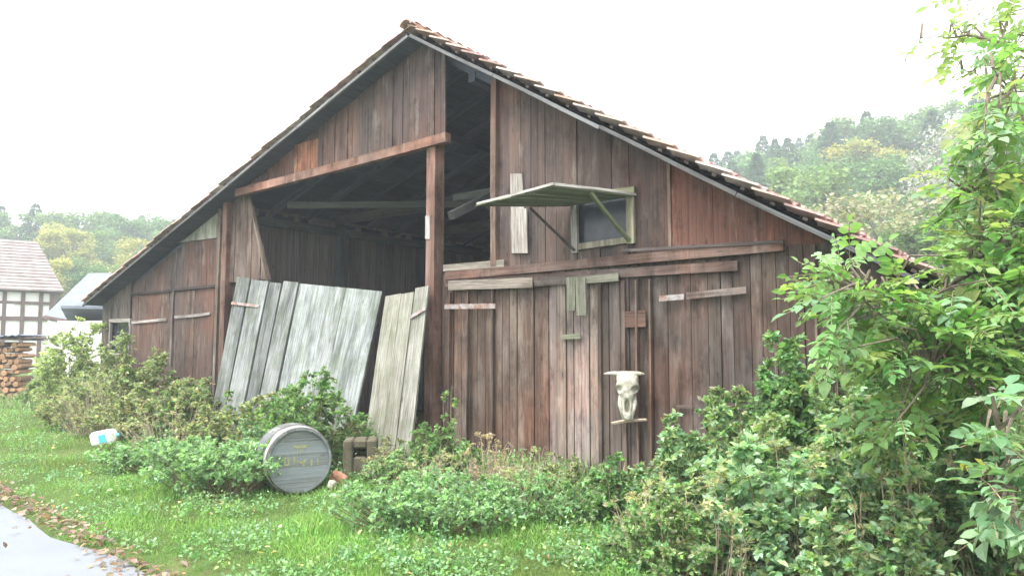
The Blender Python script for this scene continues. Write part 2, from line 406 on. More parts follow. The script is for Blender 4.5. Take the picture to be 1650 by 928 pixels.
# left lean-to section -----------------------------------------------------
xL, xa, xb, xc, xd = X_(165), X_(213), X_(281), X_(352), X_(366)
wz = lambda y, px: onY(px, y)[2]
mb = MB()
wx0, wx1 = X_(183), X_(212); wz0, wz1 = wz(568, 200), wz(520, 200)
boards(mb, xL, wx0-.06, zero, ru, tint=tnt(.9, 1.4), wmin=.2, wmax=.34)
boards(mb, wx0-.06, xa, zero, lambda x: wz0, tint=tnt(.8, 1.2))
boards(mb, wx0-.06, xa, lambda x: wz1, ru, tint=tnt(.9, 1.4), wmin=.2, wmax=.34)
mb.build('side_wall_boards', 'dark', barn)
win = MB(); win.beam((wx0-.05, -.03, wz0-.03), (wx0-.05, -.03, wz1+.05), .07, .05); win.beam((wx1+.03, -.03, wz0-.03), (wx1+.03, -.03, wz1+.05), .07, .05)
win.beam((wx0-.08, -.035, wz1+.05), (wx1+.06, -.035, wz1+.05), .05, .08); win.beam((wx0-.08, -.035, wz0-.05), (wx1+.06, -.035, wz0-.05), .05, .05)
wn = win.build('small_window', 'palewood', barn)
g_ = MB(); g_.box(((wx0+wx1)/2, .04, (wz0+wz1)/2), (wx1-wx0, .01, wz1-wz0)); g_.build('pane', 'glass', wn)
# hatch above, doors below
lh = line((215, 474), (354, 461)); lt = line((283, 393), (356, 384))
mb = MB(); boards(mb, xa+.02, xc, lambda x: lh(x)+.02, lambda x: min(ru(x)-.12, lt(x)), Y=-.015, tint=tnt(.85, 1.05), wmin=.09, wmax=.13, gap=.003, jit=.003)
mb.build('hatch', 'upper', barn)
mb = MB(); boards(mb, xb-.1, xc, lambda x: lt(x)+.02, ru, Y=.0, tint=tnt(1.0, 1.3), wmin=.3, wmax=.5)
mb.build('light_boards', 'yellow', barn)
for (p, q, zs) in ((xa+.02, xb-.02, 515), (xb+.02, xc-.02, 509)):
    mb = MB(); boards(mb, p, q, zero, lambda x: lh(x)-.03, Y=-.02, tint=tnt(.9, 1.15, 1.07), wmin=.12, wmax=.2, gap=.004, jit=.004)
    dr = mb.build('lower_door', 'upper', barn)
    mb = MB(); cz = wz(zs, 300); mb.beam((p+.08, -.045, cz-.02), (q-.2, -.045, cz+.02), .012, .055); mb.build('strap_hinge', 'palewood', dr)
mb = MB(); mb.beam((xa-.02, -.02, .0), (xa-.02, -.02, ru(xa)), .06, .06); mb.beam((xb, -.025, 0), (xb, -.025, lh(xb)), .07, .05)
mb.beam((xc+.03, -.03, 0), (xc+.03, -.03, ru(xc)), .09, .08, (1.2, 1.2, 1.1)); mb.beam((xa, -.035, lh(xa)), (xc, -.035, lh(xc)), .05, .05, (.4, .4, .4))
mb.build('door_frame', 'dark', barn)
# corner post and the jagged boards beside the opening
pz = lambda px, py: onY(px, py)
mb = MB(); mb.beam((xd-.08, .02, -.05), (xd-.08, .02, ru(xd)), .16, .16, (1.25, 1.0, .9)); mb.build('corner_post', 'brown', barn)
mb = MB(); x0, x1 = xd, X_(432, 450)
dg = line((404, 326), (432, 452)); ztop = wz(318, 380)
def jagtop(x):
    a = X_(404, 326)
    return min(l1(x)-.05, ru(x)) if x < a else max(dg(x), wz(455, 420))
boards(mb, x0, x1, lambda x: wz(452, 400), jagtop, Y=.03, tint=tnt(.9, 1.3, 1.05), wmin=.12, wmax=.18)
mb.beam(onY(404, 326, -.01), onY(431, 455, -.01), .05, .03, (1.5, 1.5, 1.3))
mb.build('jagged_boards', 'brown', barn)
# gable boarding left + its bottom beam
xg0, xg1 = X_(378, 310), X_(721, 235)
mb = MB(); xo0, xo1 = X_(480, 260), X_(517, 260)
boards(mb, xg0, xo0, lambda x: l1(x)-.0, ru, Y=-.06, tint=tnt(.9, 1.15, 1.06), wmin=.14, wmax=.2)
mb.build('gable_boarding', 'upper', barn); mb = MB()
boards(mb, xo1, xg1-.0, lambda x: l1(x)-.0, ru, Y=-.06, tint=tnt(.8, 1.25), wmin=.1, wmax=.17)
mb.build('gable_boarding', 'upper', barn)
mb = MB(); boards(mb, xo0, xo1, lambda x: l1(x)+.02, lambda x: l1(x)+.55, Y=-.07, tint=lambda: (2.6, 1.7, 1.15), wmin=.25, wmax=.5); 
boards(mb, xo0, xo1, lambda x: l1(x)+.55, ru, Y=-.06, tint=tnt(.8, 1.2)); tag(mb.build('patch_board', 'upper', barn), 'orange brown patch boards')
a, b_ = onY(383, 312, -.12), onY(722, 222, -.12)
mb = MB(); mb.beam(a, b_, .12, .14, (1.8, 1.45, 1.3), seg=6); mb.build('loft_beam', 'brown', barn)
# centre post
mb = MB(); cx = X_(701, 500)
mb.beam((cx, -.02, -.1), (cx, -.02, l1(cx)-.05), .17, .2, (1.7, 1.35, 1.25)); mb.beam((X_(718, 500)-.02, .06, -.1), (X_(718, 500)-.02, .06, l2(cx)), .1, .1, (.7, .6, .6)); cp = mb.build('centre_post', 'brown', barn)
mb = MB(); mb.board(onY(685, 385, -.13), onY(692, 385, -.13), onY(692, 348, -.13), onY(685, 348, -.13), (0, .02, 0), (1.3,)*3); mb.build('nailed_scrap', 'palewood', cp)
# right upper boarding with window hole
xr0, xr1 = X_(803, 300), X_(1300, 380)
wl, wr = X_(930, 360), X_(1014, 350); wzt, wzb = wz(318, 970), wz(398, 970)
mb = MB()
bl2 = lambda x: l2(x)-.04
tt = tnt(.75, 1.25)
boards(mb, xr0, X_(845, 300), bl2, ru, tint=tnt(1.0, 1.4), wmin=.16, wmax=.2)
boards(mb, X_(845, 300), wl, bl2, ru, tint=tt, wmin=.1, wmax=.2)
boards(mb, wl, wr, lambda x: wzt, ru, tint=tt)
boards(mb, wl, wr, bl2, lambda x: wzb, tint=tt)
boards(mb, wr, X_(1080, 330), bl2, ru, tint=tnt(.7, .95), wmin=.2, wmax=.3, jit=.006)
mb.build('upper_boarding', 'upper', barn)
mb = MB(); boards(mb, X_(1080, 330), xr1+.2, bl2, ru, Y=-.006, tint=lambda: (1.45*random.uniform(.93, 1.05), .98, .85), wmin=.45, wmax=.7, gap=.004, jit=.003); mb.build('end_panel', 'upper', barn)
mb = MB(); mb.beam((X_(803, 300)-.03, -.02, wz(428, 812)), (X_(803, 300)-.03, -.02, ru(X_(803, 300))), .09, .12, (1.5, 1.25, 1.1)); mb.build('jamb', 'dark', barn); mb = MB()
mb.beam((X_(1080, 330), -.02, l2(X_(1080, 330))), (X_(1080, 330), -.02, ru(X_(1080, 330))), .04, .03, (1.4, 1.3, 1.2)); mb.build('batten', 'dark', barn)
# pale scrap boards beside the loft opening
for q in (((824, 408), (848, 408), (841, 280), (822, 280), -.035), ((833, 408), (850, 408), (848, 336), (832, 336), -.06)):
    mb = MB(); mb.board(onY(*q[0], q[4]), onY(*q[1], q[4]), onY(*q[2], q[4]), onY(*q[3], q[4]), (0, .022, 0), (1.05, 1.03, 1.0)); mb.build('pale_board', 'palewood', barn)
# window frame + pane + mossy shutter propped open
fw = MB()
fw.beam((wl-.01, -.04, wzb-.05), (wl-.01, -.04, wzt), .09, .05, (.95,)*3); fw.beam((wr+.04, -.04, wzb-.0), (wr+.04, -.04, wzt), .1, .05, (.8, .78, .6))
fw.board(onY(920, 404, -.045), onY(1022, 390, -.045), onY(1022, 380, -.045), onY(920, 394, -.045), (0, .05, 0), (.9, .88, .75)); fw.beam((wl-.06, -.04, wzt+.04), (wr+.1, -.04, wzt+.02), .05, .08, (.7, .75, .5))
wf = fw.build('window', 'palewood', barn)
g_ = MB(); g_.box(((wl+wr)/2, .03, (wzt+wzb)/2), (wr-wl, .012, wzt-wzb)); g_.build('pane', 'glass', wf)
h0, h1 = onY(912, 333, -.06), onY(1022, 317, -.06)
o0, o1 = onY(770, 333, -.95), onY(893, 301, -.95)
mb = MB(); nb = 6
for i in range(nb):
    k0, k1 = i/nb, (i+1)/nb; e0 = random.uniform(-.05, .05)
    p0, p1 = h0+(h1-h0)*k0, h0+(h1-h0)*(k1-.015); q0, q1 = o0+(o1-o0)*k0, o0+(o1-o0)*(k1-.015); dv = (o0-h0)*e0
    mb.board(p0, p1, q1+dv, q0+dv, (0, 0, .016), (random.uniform(.85, 1.2),)*3)
sh = mb.build('shutter', 'mossy', barn)
mb = MB(); mb.beam(o0+(0, -.0, .03), o1+(0, 0, .03), .05, .03, (1.2,)*3); mb.beam(h1+(0.02, 0, .02), o1+(.02, 0, .03), .03, .03, (1.2,)*3); mb.build('shutter_edge', 'palewood', sh)
mb = MB(); mb.beam(h1+(o1-h1)*.55+np.array((0, 0, -.02)), (wr+.03, -.07, wzb+.03), .045, .035, (.8, .8, .7)); mb.build('prop', 'mossy', sh)
mb = MB(); mb.beam(h0+(o0-h0)*.45+np.array((.04, 0, -.02)), (wl+.0, -.07, wzb-.02), .035, .03, (.6, .6, .6)); mb.build('prop', 'dark', sh)
# lower right wall
xw0, xw1 = X_(716, 600), 6.05
mb = MB(); lw = lambda x: l2(x)-.02
xk = X_(885, 600); xk2 = X_(968, 600); xm = X_(1000, 600)
boards(mb, xw0, xk, zero, lw, Y=.0, tint=tnt(.8, 1.2, 1.06), wmin=.11, wmax=.17, gap=.012, jit=.014, jag=.04)
boards(mb, xm, xw1, zero, lambda x: min(lw(x), ru(x)), Y=.0, tint=tnt(.6, .95), wmin=.12, wmax=.2, gap=.008, jag=.03)
mb.build('wall_boarding', 'brown', barn)
mb = MB(); boards(mb, xk, xk2, zero, lw, Y=-.004, tint=tnt(2.0, 2.9, 1.0), wmin=.1, wmax=.15, gap=.012, jit=.014, jag=.05)
boards(mb, xk2, xm, zero, lw, Y=-.004, tint=tnt(.9, 1.2, 1.05), wmin=.1, wmax=.15, gap=.01, jit=.012)
tag(mb.build('worn_boarding', 'dark', barn), 'worn paler brown boards below the crossed pale boards')
# battens over the joints
mb = MB(); x = xw0+.12
while x < 5.6:
    if random.random() < .35:
        zt = l2(x)-.28 if x < 4.6 else min(l2(x)-.05, ru(x)); t = random.uniform(.7, 1.3)
        mb = MB(); mb.beam((x, -.035, .0), (x+random.uniform(-.02, .02), -.035, zt), .045, .022, (t*1.05, t, t*.95), seg=5); mb.build('batten', 'brown', barn)
    x += random.uniform(.14, .36)
# horizontal rails above the door
def hb(px0, py0, px1, py1, hpx, Y, mat, nm, tint, th=.03, par=barn):
    a, b_ = onY(px0, py0, Y), onY(px1, py1, Y); h = hpx*depth((a+b_)/2)/f
    mb = MB(); mb.board(a+(0, 0, h/2), a-(0, 0, h/2), b_-(0, 0, h/2), b_+(0, 0, h/2), (0, th, 0), tint, 6); return mb.build(nm, mat, par)
hb(714, 432, 812, 424, 11, -.07, 'palewood', 'loft_sill', (.8, .76, .68), .1)
hb(716, 445, 1262, 395, 15, -.075, 'brown', 'door_rail', (1.25, 1.05, 1.0), .06)
hb(716, 457, 1188, 428, 14, -.05, 'brown', 'door_rail', (1.0, .9, .9), .03)
hb(1000, 404, 1262, 389, 5, -.09, 'palewood', 'door_rail', (.35, .3, .3), .03)
hb(722, 460, 858, 455, 16, -.085, 'palewood', 'whitewashed_strip', (.75, .68, .62), .01)
hb(860, 455, 912, 451, 14, -.06, 'dark', 'cross_board', (1.2, 1.2, 1.2), .02)
hb(912, 453, 996, 446, 13, -.085, 'yellow', 'cross_board', (.95, .9, .85), .02)
for q in (((913, 500), (926, 500), (927, 447), (913, 447)), ((929, 508), (944, 508), (943, 447), (927, 447))):
    mb = MB(); mb.board(*[onY(*p, -.11) for p in q], (0, .022, 0), (1.0, .97, .9)); mb.build('short_pale_board', 'yellow', barn)
hb(716, 494, 798, 493, 8, -.075, 'iron', 'strap_hinge', (1, 1, 1), .012)
hb(1062, 481, 1102, 478, 9, -.06, 'iron', 'strap_hinge', (1, 1, 1), .012)
hb(1106, 477, 1202, 467, 11, -.06, 'dark', 'strap_hinge', (1.9, 1.9, 1.9), .02)
hb(905, 543, 935, 541, 8, -.06, 'yellow', 'latch_board', (1, 1, .85), .02)
hb(1003, 515, 1040, 513, 26, -.045, 'brown', 'patch_board', (1.2, 1.0, .95), .012)
hb(1090, 655, 1116, 655, 5, -.045, 'palewood', 'nailed_strip', (.6, .5, .45), .012)
# other walls: right side, back, left eave side, partition
mb = MB()
def sidewall(X, y0, y1, top, tint=None, sgn=1):
    y = y0
    while y < y1:
        w = random.uniform(.14, .22); mb.board((X, y, -.05), (X, y+w-.01, -.05), (X, y+w-.01, top), (X, y, top), (-.024*sgn, 0, 0), tint() if tint else None, 3); y += w
sidewall(xw1, .02, BD, ru(xw1)); mb.build('right_side_wall', 'brown', barn)
mb = MB(); sidewall(xL, .03, BD, ru(xL), sgn=-1); mb.build('left_side_wall', 'brown', barn)
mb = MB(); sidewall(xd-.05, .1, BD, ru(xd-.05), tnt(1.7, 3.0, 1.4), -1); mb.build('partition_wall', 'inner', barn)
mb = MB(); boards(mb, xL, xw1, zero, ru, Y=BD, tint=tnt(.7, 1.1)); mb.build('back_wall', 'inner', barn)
# interior floor of trodden earth
# framing inside
mb = MB()
for Y in (2.6, 5.2, 7.8):
    mb.beam((xd, Y, 4.35), (2.35, Y, 4.35), .16, .2, (1.6, 1.5, 1.0))
    mb.beam((xd-.0+.1, Y, 0), (xd+.1, Y, 4.2), .16, .16, (1.3, 1.35, 1.1)); mb.beam((.1, Y, 0), (.1, Y, 4.3), .18, .18, (1.1, 1.1, 1))
    mb.beam((.1, Y, 3.3), (-1.3, Y, 4.3), .1, .14, (1.6, 1.5, 1.05)); mb.beam((.1, Y, 3.3), (1.4, Y, 4.3), .1, .14, (1.6, 1.5, 1.05))
    mb.beam((.1, Y, 4.4), (.1, Y, AZ_-.2), .14, .14)
mb.beam((.1, .2, 3.5), (.1, 2.5, 4.6), .1, .12, (1.6, 1.5, 1.05))
mb.beam((-.3, 2.5, 4.4), (1.4, 1.25, 4.8), .1, .12, (1.6, 1.45, 1.05)); mb.beam((-1.0, 1.5, 4.1), (1.8, 1.6, 4.15), .1, .12, (1.8, 1.7, 1.2))
mb.beam((xd+.1, .1, 4.05), (xd+.1, BD, 4.05), .14, .16, (1.6, 1.45, 1.05)); mb.beam((xd+1.0, .6, 4.25), (xd+3.9, 2.4, 4.2), .1, .12, (1.6, 1.5, 1.05))
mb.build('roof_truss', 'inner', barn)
# hay loft floor boards on the right (carries scrap)
mb = MB(); boards(mb, .3, 5.9, lambda x: 2.62, lambda x: 2.62, Y=.1) ; mb = MB()
y = .15
while y < BD-.1:
    w = random.uniform(.16, .24); mb.board((.25, y, 2.5), (.25, y+w-.01, 2.5), (xw1-.1, y+w-.01, 2.5), (xw1-.1, y, 2.5), (0, 0, -.03), None, 4); y += w
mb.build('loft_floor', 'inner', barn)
# roof --------------------------------------------------------------------
def slope(side):
    E = le if side < 0 else re_
    d = np.array([E[0]-AX, 0, E[2]-AZ_]); L = np.linalg.norm(d); d /= L
    n = np.array([-d[2], 0, d[0]]); n = n if n[2] > 0 else -n
    return d, n, L
RX = np.array([AX, 0, AZ_])
Y0, Y1 = OV, BD+.35
for side, nm in ((-1, 'left'), (1, 'right')):
    d, n, L = slope(side)
    # sheathing / rafters
    mb = MB(); y = Y0+.02
    s = 0.
    while s < L-.05:                      # boards run along the ridge
        w = min(random.uniform(.16, .24), L-s)
        a = RX+d*s-n*.06; b_ = RX+d*(s+w-.001)-n*.06
        mb.board(a+(0, Y0+.03, 0), b_+(0, Y0+.03, 0), b_+(0, Y1, 0), a+(0, Y1, 0), n*.02, (random.uniform(.7, 1.1),)*3, 5); s += w
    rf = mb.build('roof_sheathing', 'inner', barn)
    mb = MB(); y = .12
    while y < BD:
        mb.beam(RX+d*.05-n*.122+(0, y, 0), RX+d*(L-.1)-n*.122+(0, y, 0), .1, .12, (random.uniform(.9, 1.4),)*3, seg=5); y += .85
    for sp in (.15*L, .5*L, .97*L-.1): mb.beam(RX+d*sp-n*.21+(0, .05, 0), RX+d*sp-n*.21+(0, BD, 0), .12, .14, (1.1, 1.1, 1.1))
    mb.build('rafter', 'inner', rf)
    # verge board
    mb = MB(); k = 0.
    for q in range(4):
        s0, s1 = L*q/4, L*(q+1)/4-.01; tt_ = [.6, .75, .6, .5][q] if side > 0 else [1.0, .7, .5, .4][q]
        mb.beam(RX+d*s0-n*.055+(0, Y0+.0, 0), RX+d*s1-n*.055+(0, Y0, 0), .035, .045, (tt_, tt_, tt_*1.02), up=n)
    mb.build('verge_board', 'ridgeb', barn)
    # tiles
    ex = .36; nc = int(L/ex)+1; tw = .235; nx = 6
    V = []; Ff = []; C = []
    for i in range(nc):
        s0 = L+.06-(i+1)*ex; s1 = s0+ex
        if s0 < -.12: s0 = -.05
        y = Y0-.03
        first = True
        while y < Y1:
            wv = tw; jy = random.uniform(-.03, .03) if first else random.uniform(-.006, .006); js = random.uniform(-.012, .012); jn = random.uniform(-.004, .008)
            lift0 = .045; lift1 = .105 if side > 0 else .07
            t = random.uniform(.62, 1.15); lich = random.random()
            cc = (t, t*random.uniform(.92, 1.05), t*random.uniform(.9, 1.1))
            if lich < .18: cc = (t*.8, t*.92, t*.92)
            if lich > .9: cc = (t*1.25, t*1.5, t*1.6)
            b0 = len(V); sag = -.03*math.sin(math.pi*i/nc)*math.sin(y*.5)
            for lay in (0, 1):
                for sr, (ss, lf) in enumerate(((s0-.05, lift0), (s0+ex*.5, (lift0+lift1)/2+.005), (s1+js, lift1))):
                    for k in range(nx+1):
                        u = k/nx; wave = .022*math.sin(u*2*math.pi*.95+.4)+(.012 if u < .12 else 0)
                        p = RX+d*ss+n*(lf+wave+jn+sag-(.022 if lay else 0)); V.append((p[0], y+jy+u*(wv+.04), p[2])); C.append(cc)
            m_ = nx+1
            for sr in range(2):
                for k in range(nx):
                    a = b0+sr*m_+k; Ff.append((a, a+1, a+m_+1, a+m_)); a += 3*m_; Ff.append((a, a+m_, a+m_+1, a+1))
            for k in range(nx):
                a = b0+2*m_+k; Ff.append((a, a+1, a+1+3*m_, a+3*m_))
            for k in (0, nx):
                for sr in range(2):
                    a = b0+sr*m_+k; Ff.append((a, a+m_, a+4*m_, a+3*m_))
            y += wv; first = False
    rawmesh('roof_tiles', V, faces=Ff, mat='tile', parent=rf, col=np.array(C), smooth=False)
    # tile battens whose ends show at the verge
    mb = MB()
    for i in range(nc):
        s = L-(i+.25)*ex
        if s > .1: mb.beam(RX+d*s+n*.012+(0, Y0, 0), RX+d*s+n*.012+(0, Y1-.05, 0), .05, .03, (.6, .6, .6), up=n, seg=2)
    mb.build('tile_batten', 'dark', rf)
# ridge tiles
V = []; mbr = MB(); y = Y0-.1
while y < Y1:
    t = random.uniform(.7, 1.15); seg = []
    for yy, rr in ((y, .115), (y+.36, .1)):
        for k in range(9):
            a = math.pi*(k/8); seg.append((AX+math.cos(a)*rr*1.15, yy, AZ_+.06+math.sin(a)*rr*.75))
            
    inner = [(AX+(p[0]-AX)*.82, p[1], p[2]-.02) for p in seg]
    F_ = [(k, k+1, 9+k+1, 9+k) for k in range(8)]+[(18+k, 27+k, 27+k+1, 18+k+1) for k in range(8)]+[(k, 18+k, 18+k+1, k+1) for k in range(8)]+[(9+k, 9+k+1, 27+k+1, 27+k) for k in range(8)]
    mbr.add(seg+inner, F_, (t, t, t)); y += .33
mbr.build('ridge_tiles', 'tile', barn)

# ------------------------------------------------------------------ leaning broken door panels
def leaning(tl, tr, bl, br, Yt, Yb, label, mat, widths, gaps, tints, strap=None, jt=.05, name='plank_panel'):
    TL, TR = onY(*tl, Yt), onY(*tr, Yt); BL, BR = onY(*bl, Yb), onY(*br, Yb)
    # push the foot of each side down to the ground along its own line
    BL = TL+(BL-TL)*((TL[2]+.03)/(TL[2]-BL[2])); BR = TR+(BR-TR)*((TR[2]+.03)/(TR[2]-BR[2]))
    root = tag(empty(name, (BL+BR)/2), label, 'wooden panel'); off = (BL+BR)/2
    mb = MB(); tot = sum(widths); k = 0.; nrm = np.cross(TR-TL, BL-TL); nrm /= np.linalg.norm(nrm)
    if nrm[1] < 0: nrm = -nrm
    for w_, g_, t_ in zip(widths, gaps, tints):
        a, b_ = k/tot, (k+w_*(1-g_))/tot; e = random.uniform(-jt, jt)*.6
        up = (TL-BL)/np.linalg.norm(TL-BL)*e; o = nrm*random.uniform(-.012, .012)
        mb.board(BL+(BR-BL)*a+o-off, BL+(BR-BL)*b_+o-off, TL+(TR-TL)*b_+up+o-off, TL+(TR-TL)*a+up+o-off, nrm*.028, t_, 6, .012); k += w_
    mb.build('boards', mat, root)
    for kk in (.22, .75):
        mb = MB(); a = TL+(BL-TL)*kk; b_ = TR+(BR-TR)*kk; mb.beam(a+nrm*.05-off, b_+nrm*.05-off, .1, .03, (.6, .6, .6), up=nrm); mb.build('rear_rail', 'dark', root)
    if strap:
        mb = MB(); a, b_ = strap; P = lambda u, v: (TL+(TR-TL)*u)*(1-v)+(BL+(BR-BL)*u)*v
        mb.beam(P(*a)-nrm*.02-off, P(*b_)-nrm*.02-off, .05, .012, (1,)*3, up=nrm); mb.build('strap_hinge', 'iron', root)
    return root
leaning((383, 447), (616, 470), (333, 700), (566, 700), -.16, -.75, 'wide silvery grey plank panel leaning askew across the barn opening', 'grey',
        [.5, .62, .42, .5, 1.0, .28, .9], [.13, .12, .14, .11, .012, .012, .01], [(.75,)*3, (.95,)*3, (.62,)*3, (.85,)*3, (1.1, 1.12, 1.12), (1.0,)*3, (1.0, 1.02, 1.02)], ((.0, .17), (.22, .17)))
leaning((622, 474), (690, 462), (584, 720), (664, 700), -.22, -.62, 'narrow pale yellowish plank panel leaning beside the centre post', 'yellow',
        [1, .75, .75], [.03, .04, .01], [(1.05, 1.05, 1.0), (.95, .95, .9), (1.0,)*3], ((.7, .17), (1.02, .13)), jt=.14)

# ------------------------------------------------------------------ barrel
bp = onZ(482, 792); fdir = bp[:2]-CAM[:2]; th0 = math.atan2(fdir[1], fdir[0]); thb = th0+math.radians(13)
RB_ = 52*depth(bp)/f
root = tag(empty('barrel', (bp[0], bp[1], RB_*1.02-.02)), 'grey wooden barrel lying in the grass with faded yellow marks on its lid', 'barrel')
root.rotation_euler = (math.radians(-4), 0, thb-math.pi/2)
R0 = RB_
L_ = .78
def br(y): return R0*(.985+.13*math.sin(math.pi*y/L_))
mb = MB()
nst = 22; V = []
for k in range(nst):
    a0, a1 = 2*math.pi*k/nst, 2*math.pi*(k+.985)/nst; t = random.uniform(.7, 1.2); vv = []; gg = []
    for j in range(9):
        y = L_*j/8
        for rr in (br(y), br(y)-.025):
            for aa in ((a0, (a0+a1)/2, a1)): vv.append((rr*math.cos(aa), y, rr*math.sin(aa))); gg.append((y, aa*.3, k*.7))
    F_ = []
    for j in range(8):
        o = j*6
        F_ += [(o, o+1, o+7, o+6), (o+1, o+2, o+8, o+7), (o+3, o+9, o+10, o+4), (o+4, o+10, o+11, o+5), (o, o+6, o+9, o+3), (o+2, o+5, o+11, o+8)]
    F_ += [(0, 3, 4, 1), (1, 4, 5, 2), (48, 49, 52, 51), (49, 50, 53, 52)]
    mb.add(vv, F_, (t*.9, t*.9, t*.88), gg)
mb.build('staves', 'barrelhead', root)
mb = MB(); nb = 5
for i in range(nb):
    z0, z1 = -R0*.95+1.9*R0*i/nb, -R0*.95+1.9*R0*(i+1)/nb-.003
    def hw(z): return math.sqrt(max(.0005, (R0*.965)**2-z*z))
    S_ = 6; vv = []; gg = []; r = random.random()*5
    for j in range(S_+1):
        z = z0+(z1-z0)*j/S_
        for yy in (.03, .05):
            for sx in (-1, 1): vv.append((sx*hw(z), yy, z)); gg.append((sx*hw(z), z*1., r))
    F_ = [(j*4, j*4+1, j*4+5, j*4+4) for j in range(S_)]+[(j*4+2, j*4+6, j*4+7, j*4+3) for j in range(S_)]
    t = random.uniform(.92, 1.08); mb.add(vv, F_, (t, t*1.02, t*1.02), gg)
hd = mb.build('lid', 'barrelhead', root)
# faded yellow strokes on the lid
def stroke(pts, w=.014):
    mb = MB()
    for a, b_ in zip(pts[:-1], pts[1:]):
        a, b_ = np.array(a), np.array(b_); d_ = b_-a; l_ = np.linalg.norm(d_); d_ /= l_; n_ = np.array((-d_[1], d_[0]))*w/2
        a = a-d_*w*.3; b_ = b_+d_*w*.3
        y = .0265-random.uniform(0, .001); mb.add([(q[0]*R0/.34, y, q[1]*R0/.34) for q in (a-n_, b_-n_, b_+n_, a+n_)], [(0, 1, 2, 3)])
    mb.build('paint_mark', 'yellowpaint', hd)
stroke([(-.05, .14), (.07, .14)], .03); stroke([(-.015, .14), (-.02, .06)]); stroke([(.035, .14), (.04, .07)], .016)
stroke([(-.21, .03), (-.215, -.05)], .02); stroke([(-.15, .03), (-.11, .025), (-.11, -.04), (-.15, -.045), (-.15, .03)], .016)
stroke([(-.05, .03), (-.05, -.02)], .02); stroke([(-.02, -.01), (.04, -.03), (.07, -.0)], .022); stroke([(.03, -.02), (.05, -.06)], .018)
stroke([(.13, -.01), (.13, -.07)], .02); stroke([(.19, 0), (.2, -.06)], .014)
for (y0, w_, mt, ex_) in ((.0, .035, 'barreldark', .004), (.05, .055, 'barrelmetal', .005), (.17, .04, 'barreldark', .004), (.55, .04, 'barreldark', .004), (.73, .045, 'barreldark', .004)):
    mb = MB(); mb.lathe([(br(y0)+.0, y0), (br(y0)+ex_, y0), (br(y0+w_)+ex_, y0+w_), (br(y0+w_), y0+w_)], 56); mb.build('hoop', mt, root, True)

# ------------------------------------------------------------------ masonry hole + brick + container
hbx = onZ(553, 772)
root = tag(empty('masonry_block', (hbx[0]+.02, hbx[1]+.25, 0), math.radians(45)), 'hollow mossy masonry block beside the barrel, dark hole facing out', 'block')
mb = MB(); W_, H_, D_ = .4, .46, .36
mb.box((-W_/2+.06, 0, H_/2), (.12, D_, H_)); mb.box((W_/2-.06, .0, H_/2), (.12, D_-.01, H_)); mb.box((0, .0, H_-.05), (W_-.242, D_-.01, .1)); mb.box((0, 0, .13), (W_-.242, D_-.02, .26)); mb.box((0, D_/2-.03, .34), (W_-.25, .04, .15))
o = mb.build('block_body', 'block', root); o.modifiers.new('b', 'BEVEL').width = .02
def rockmesh(name, sz, seed, mat):
    r2 = np.random.default_rng(seed); mb = MB(); vv = []; nu, nv = 10, 7
    for j in range(nv+1):
        for i in range(nu):
            a = 2*math.pi*i/nu; p = math.pi*j/nv; q = np.array([math.sin(p)*math.cos(a), math.sin(p)*math.sin(a), math.cos(p)]); q = np.sign(q)*np.abs(q)**.6
            vv.append(q*np.array(sz)/2*(1+r2.normal(0, .06)))
    F_ = [(j*nu+i, (j+1)*nu+i, (j+1)*nu+(i+1) % nu, j*nu+(i+1) % nu) for j in range(nv) for i in range(nu)]
    mb.add(vv, F_); return mb.build(name, mat)
for i, (px, py, s_, mt, lb) in enumerate(((551, 772, (.2, .12, .13), 'brick', 'orange broken brick lying upright beside the barrel lid'), (541, 781, (.1, .09, .1), 'bone', 'small whitish stone between the barrel and the orange brick'), (566, 784, (.16, .1, .08), 'block', 'brown rubble stone just right of the orange brick'))):
    p = onZ(px, py+6); o = rockmesh('brick' if i == 0 else 'stone', s_, i+3, mt); o.location = (p[0], p[1]-.05, s_[2]*.5); o.rotation_euler = (.3, .5-i*.3, i*1.3+.6); tag(o, lb, 'brick' if i == 0 else 'stone')
p = onZ(168, 722); root = tag(empty('plastic_canister', (p[0], p[1], .17), math.radians(-48)), 'white plastic canister with turquoise label lying in the grass near the hedge', 'canister')
root.rotation_euler = (math.radians(8), math.radians(-10), math.radians(44)); root.scale = (.52, .7, .62)
mb = MB(); vv = []; 
S_ = 10
for j, (xx, k) in enumerate(((-.36, .55), (-.35, .8), (-.3, 1), (.22, 1), (.3, .8), (.35, .4))):
    for i in range(16):
        a = 2*math.pi*i/16; c_, s2 = math.cos(a), math.sin(a); vv.append((xx, np.sign(c_)*abs(c_)**.5*.13*k, np.sign(s2)*abs(s2)**.5*.17*k))
F_ = [(j*16+i, j*16+(i+1) % 16, (j+1)*16+(i+1) % 16, (j+1)*16+i) for j in range(5) for i in range(16)]+[tuple(range(15, -1, -1)), tuple(80+i for i in range(16))]
mb.add(vv, F_); mb.build('canister_body', 'white', root, False)
mb = MB(); mb.box((.0, -.1325, -.0), (.2, .006, .2)); mb.build('sticker', 'cyan', root)
mb = MB(); mb.tube([(.33, 0, .0), (.42, 0, 0)], .045, 12); mb.build('cap', 'cyan', root)

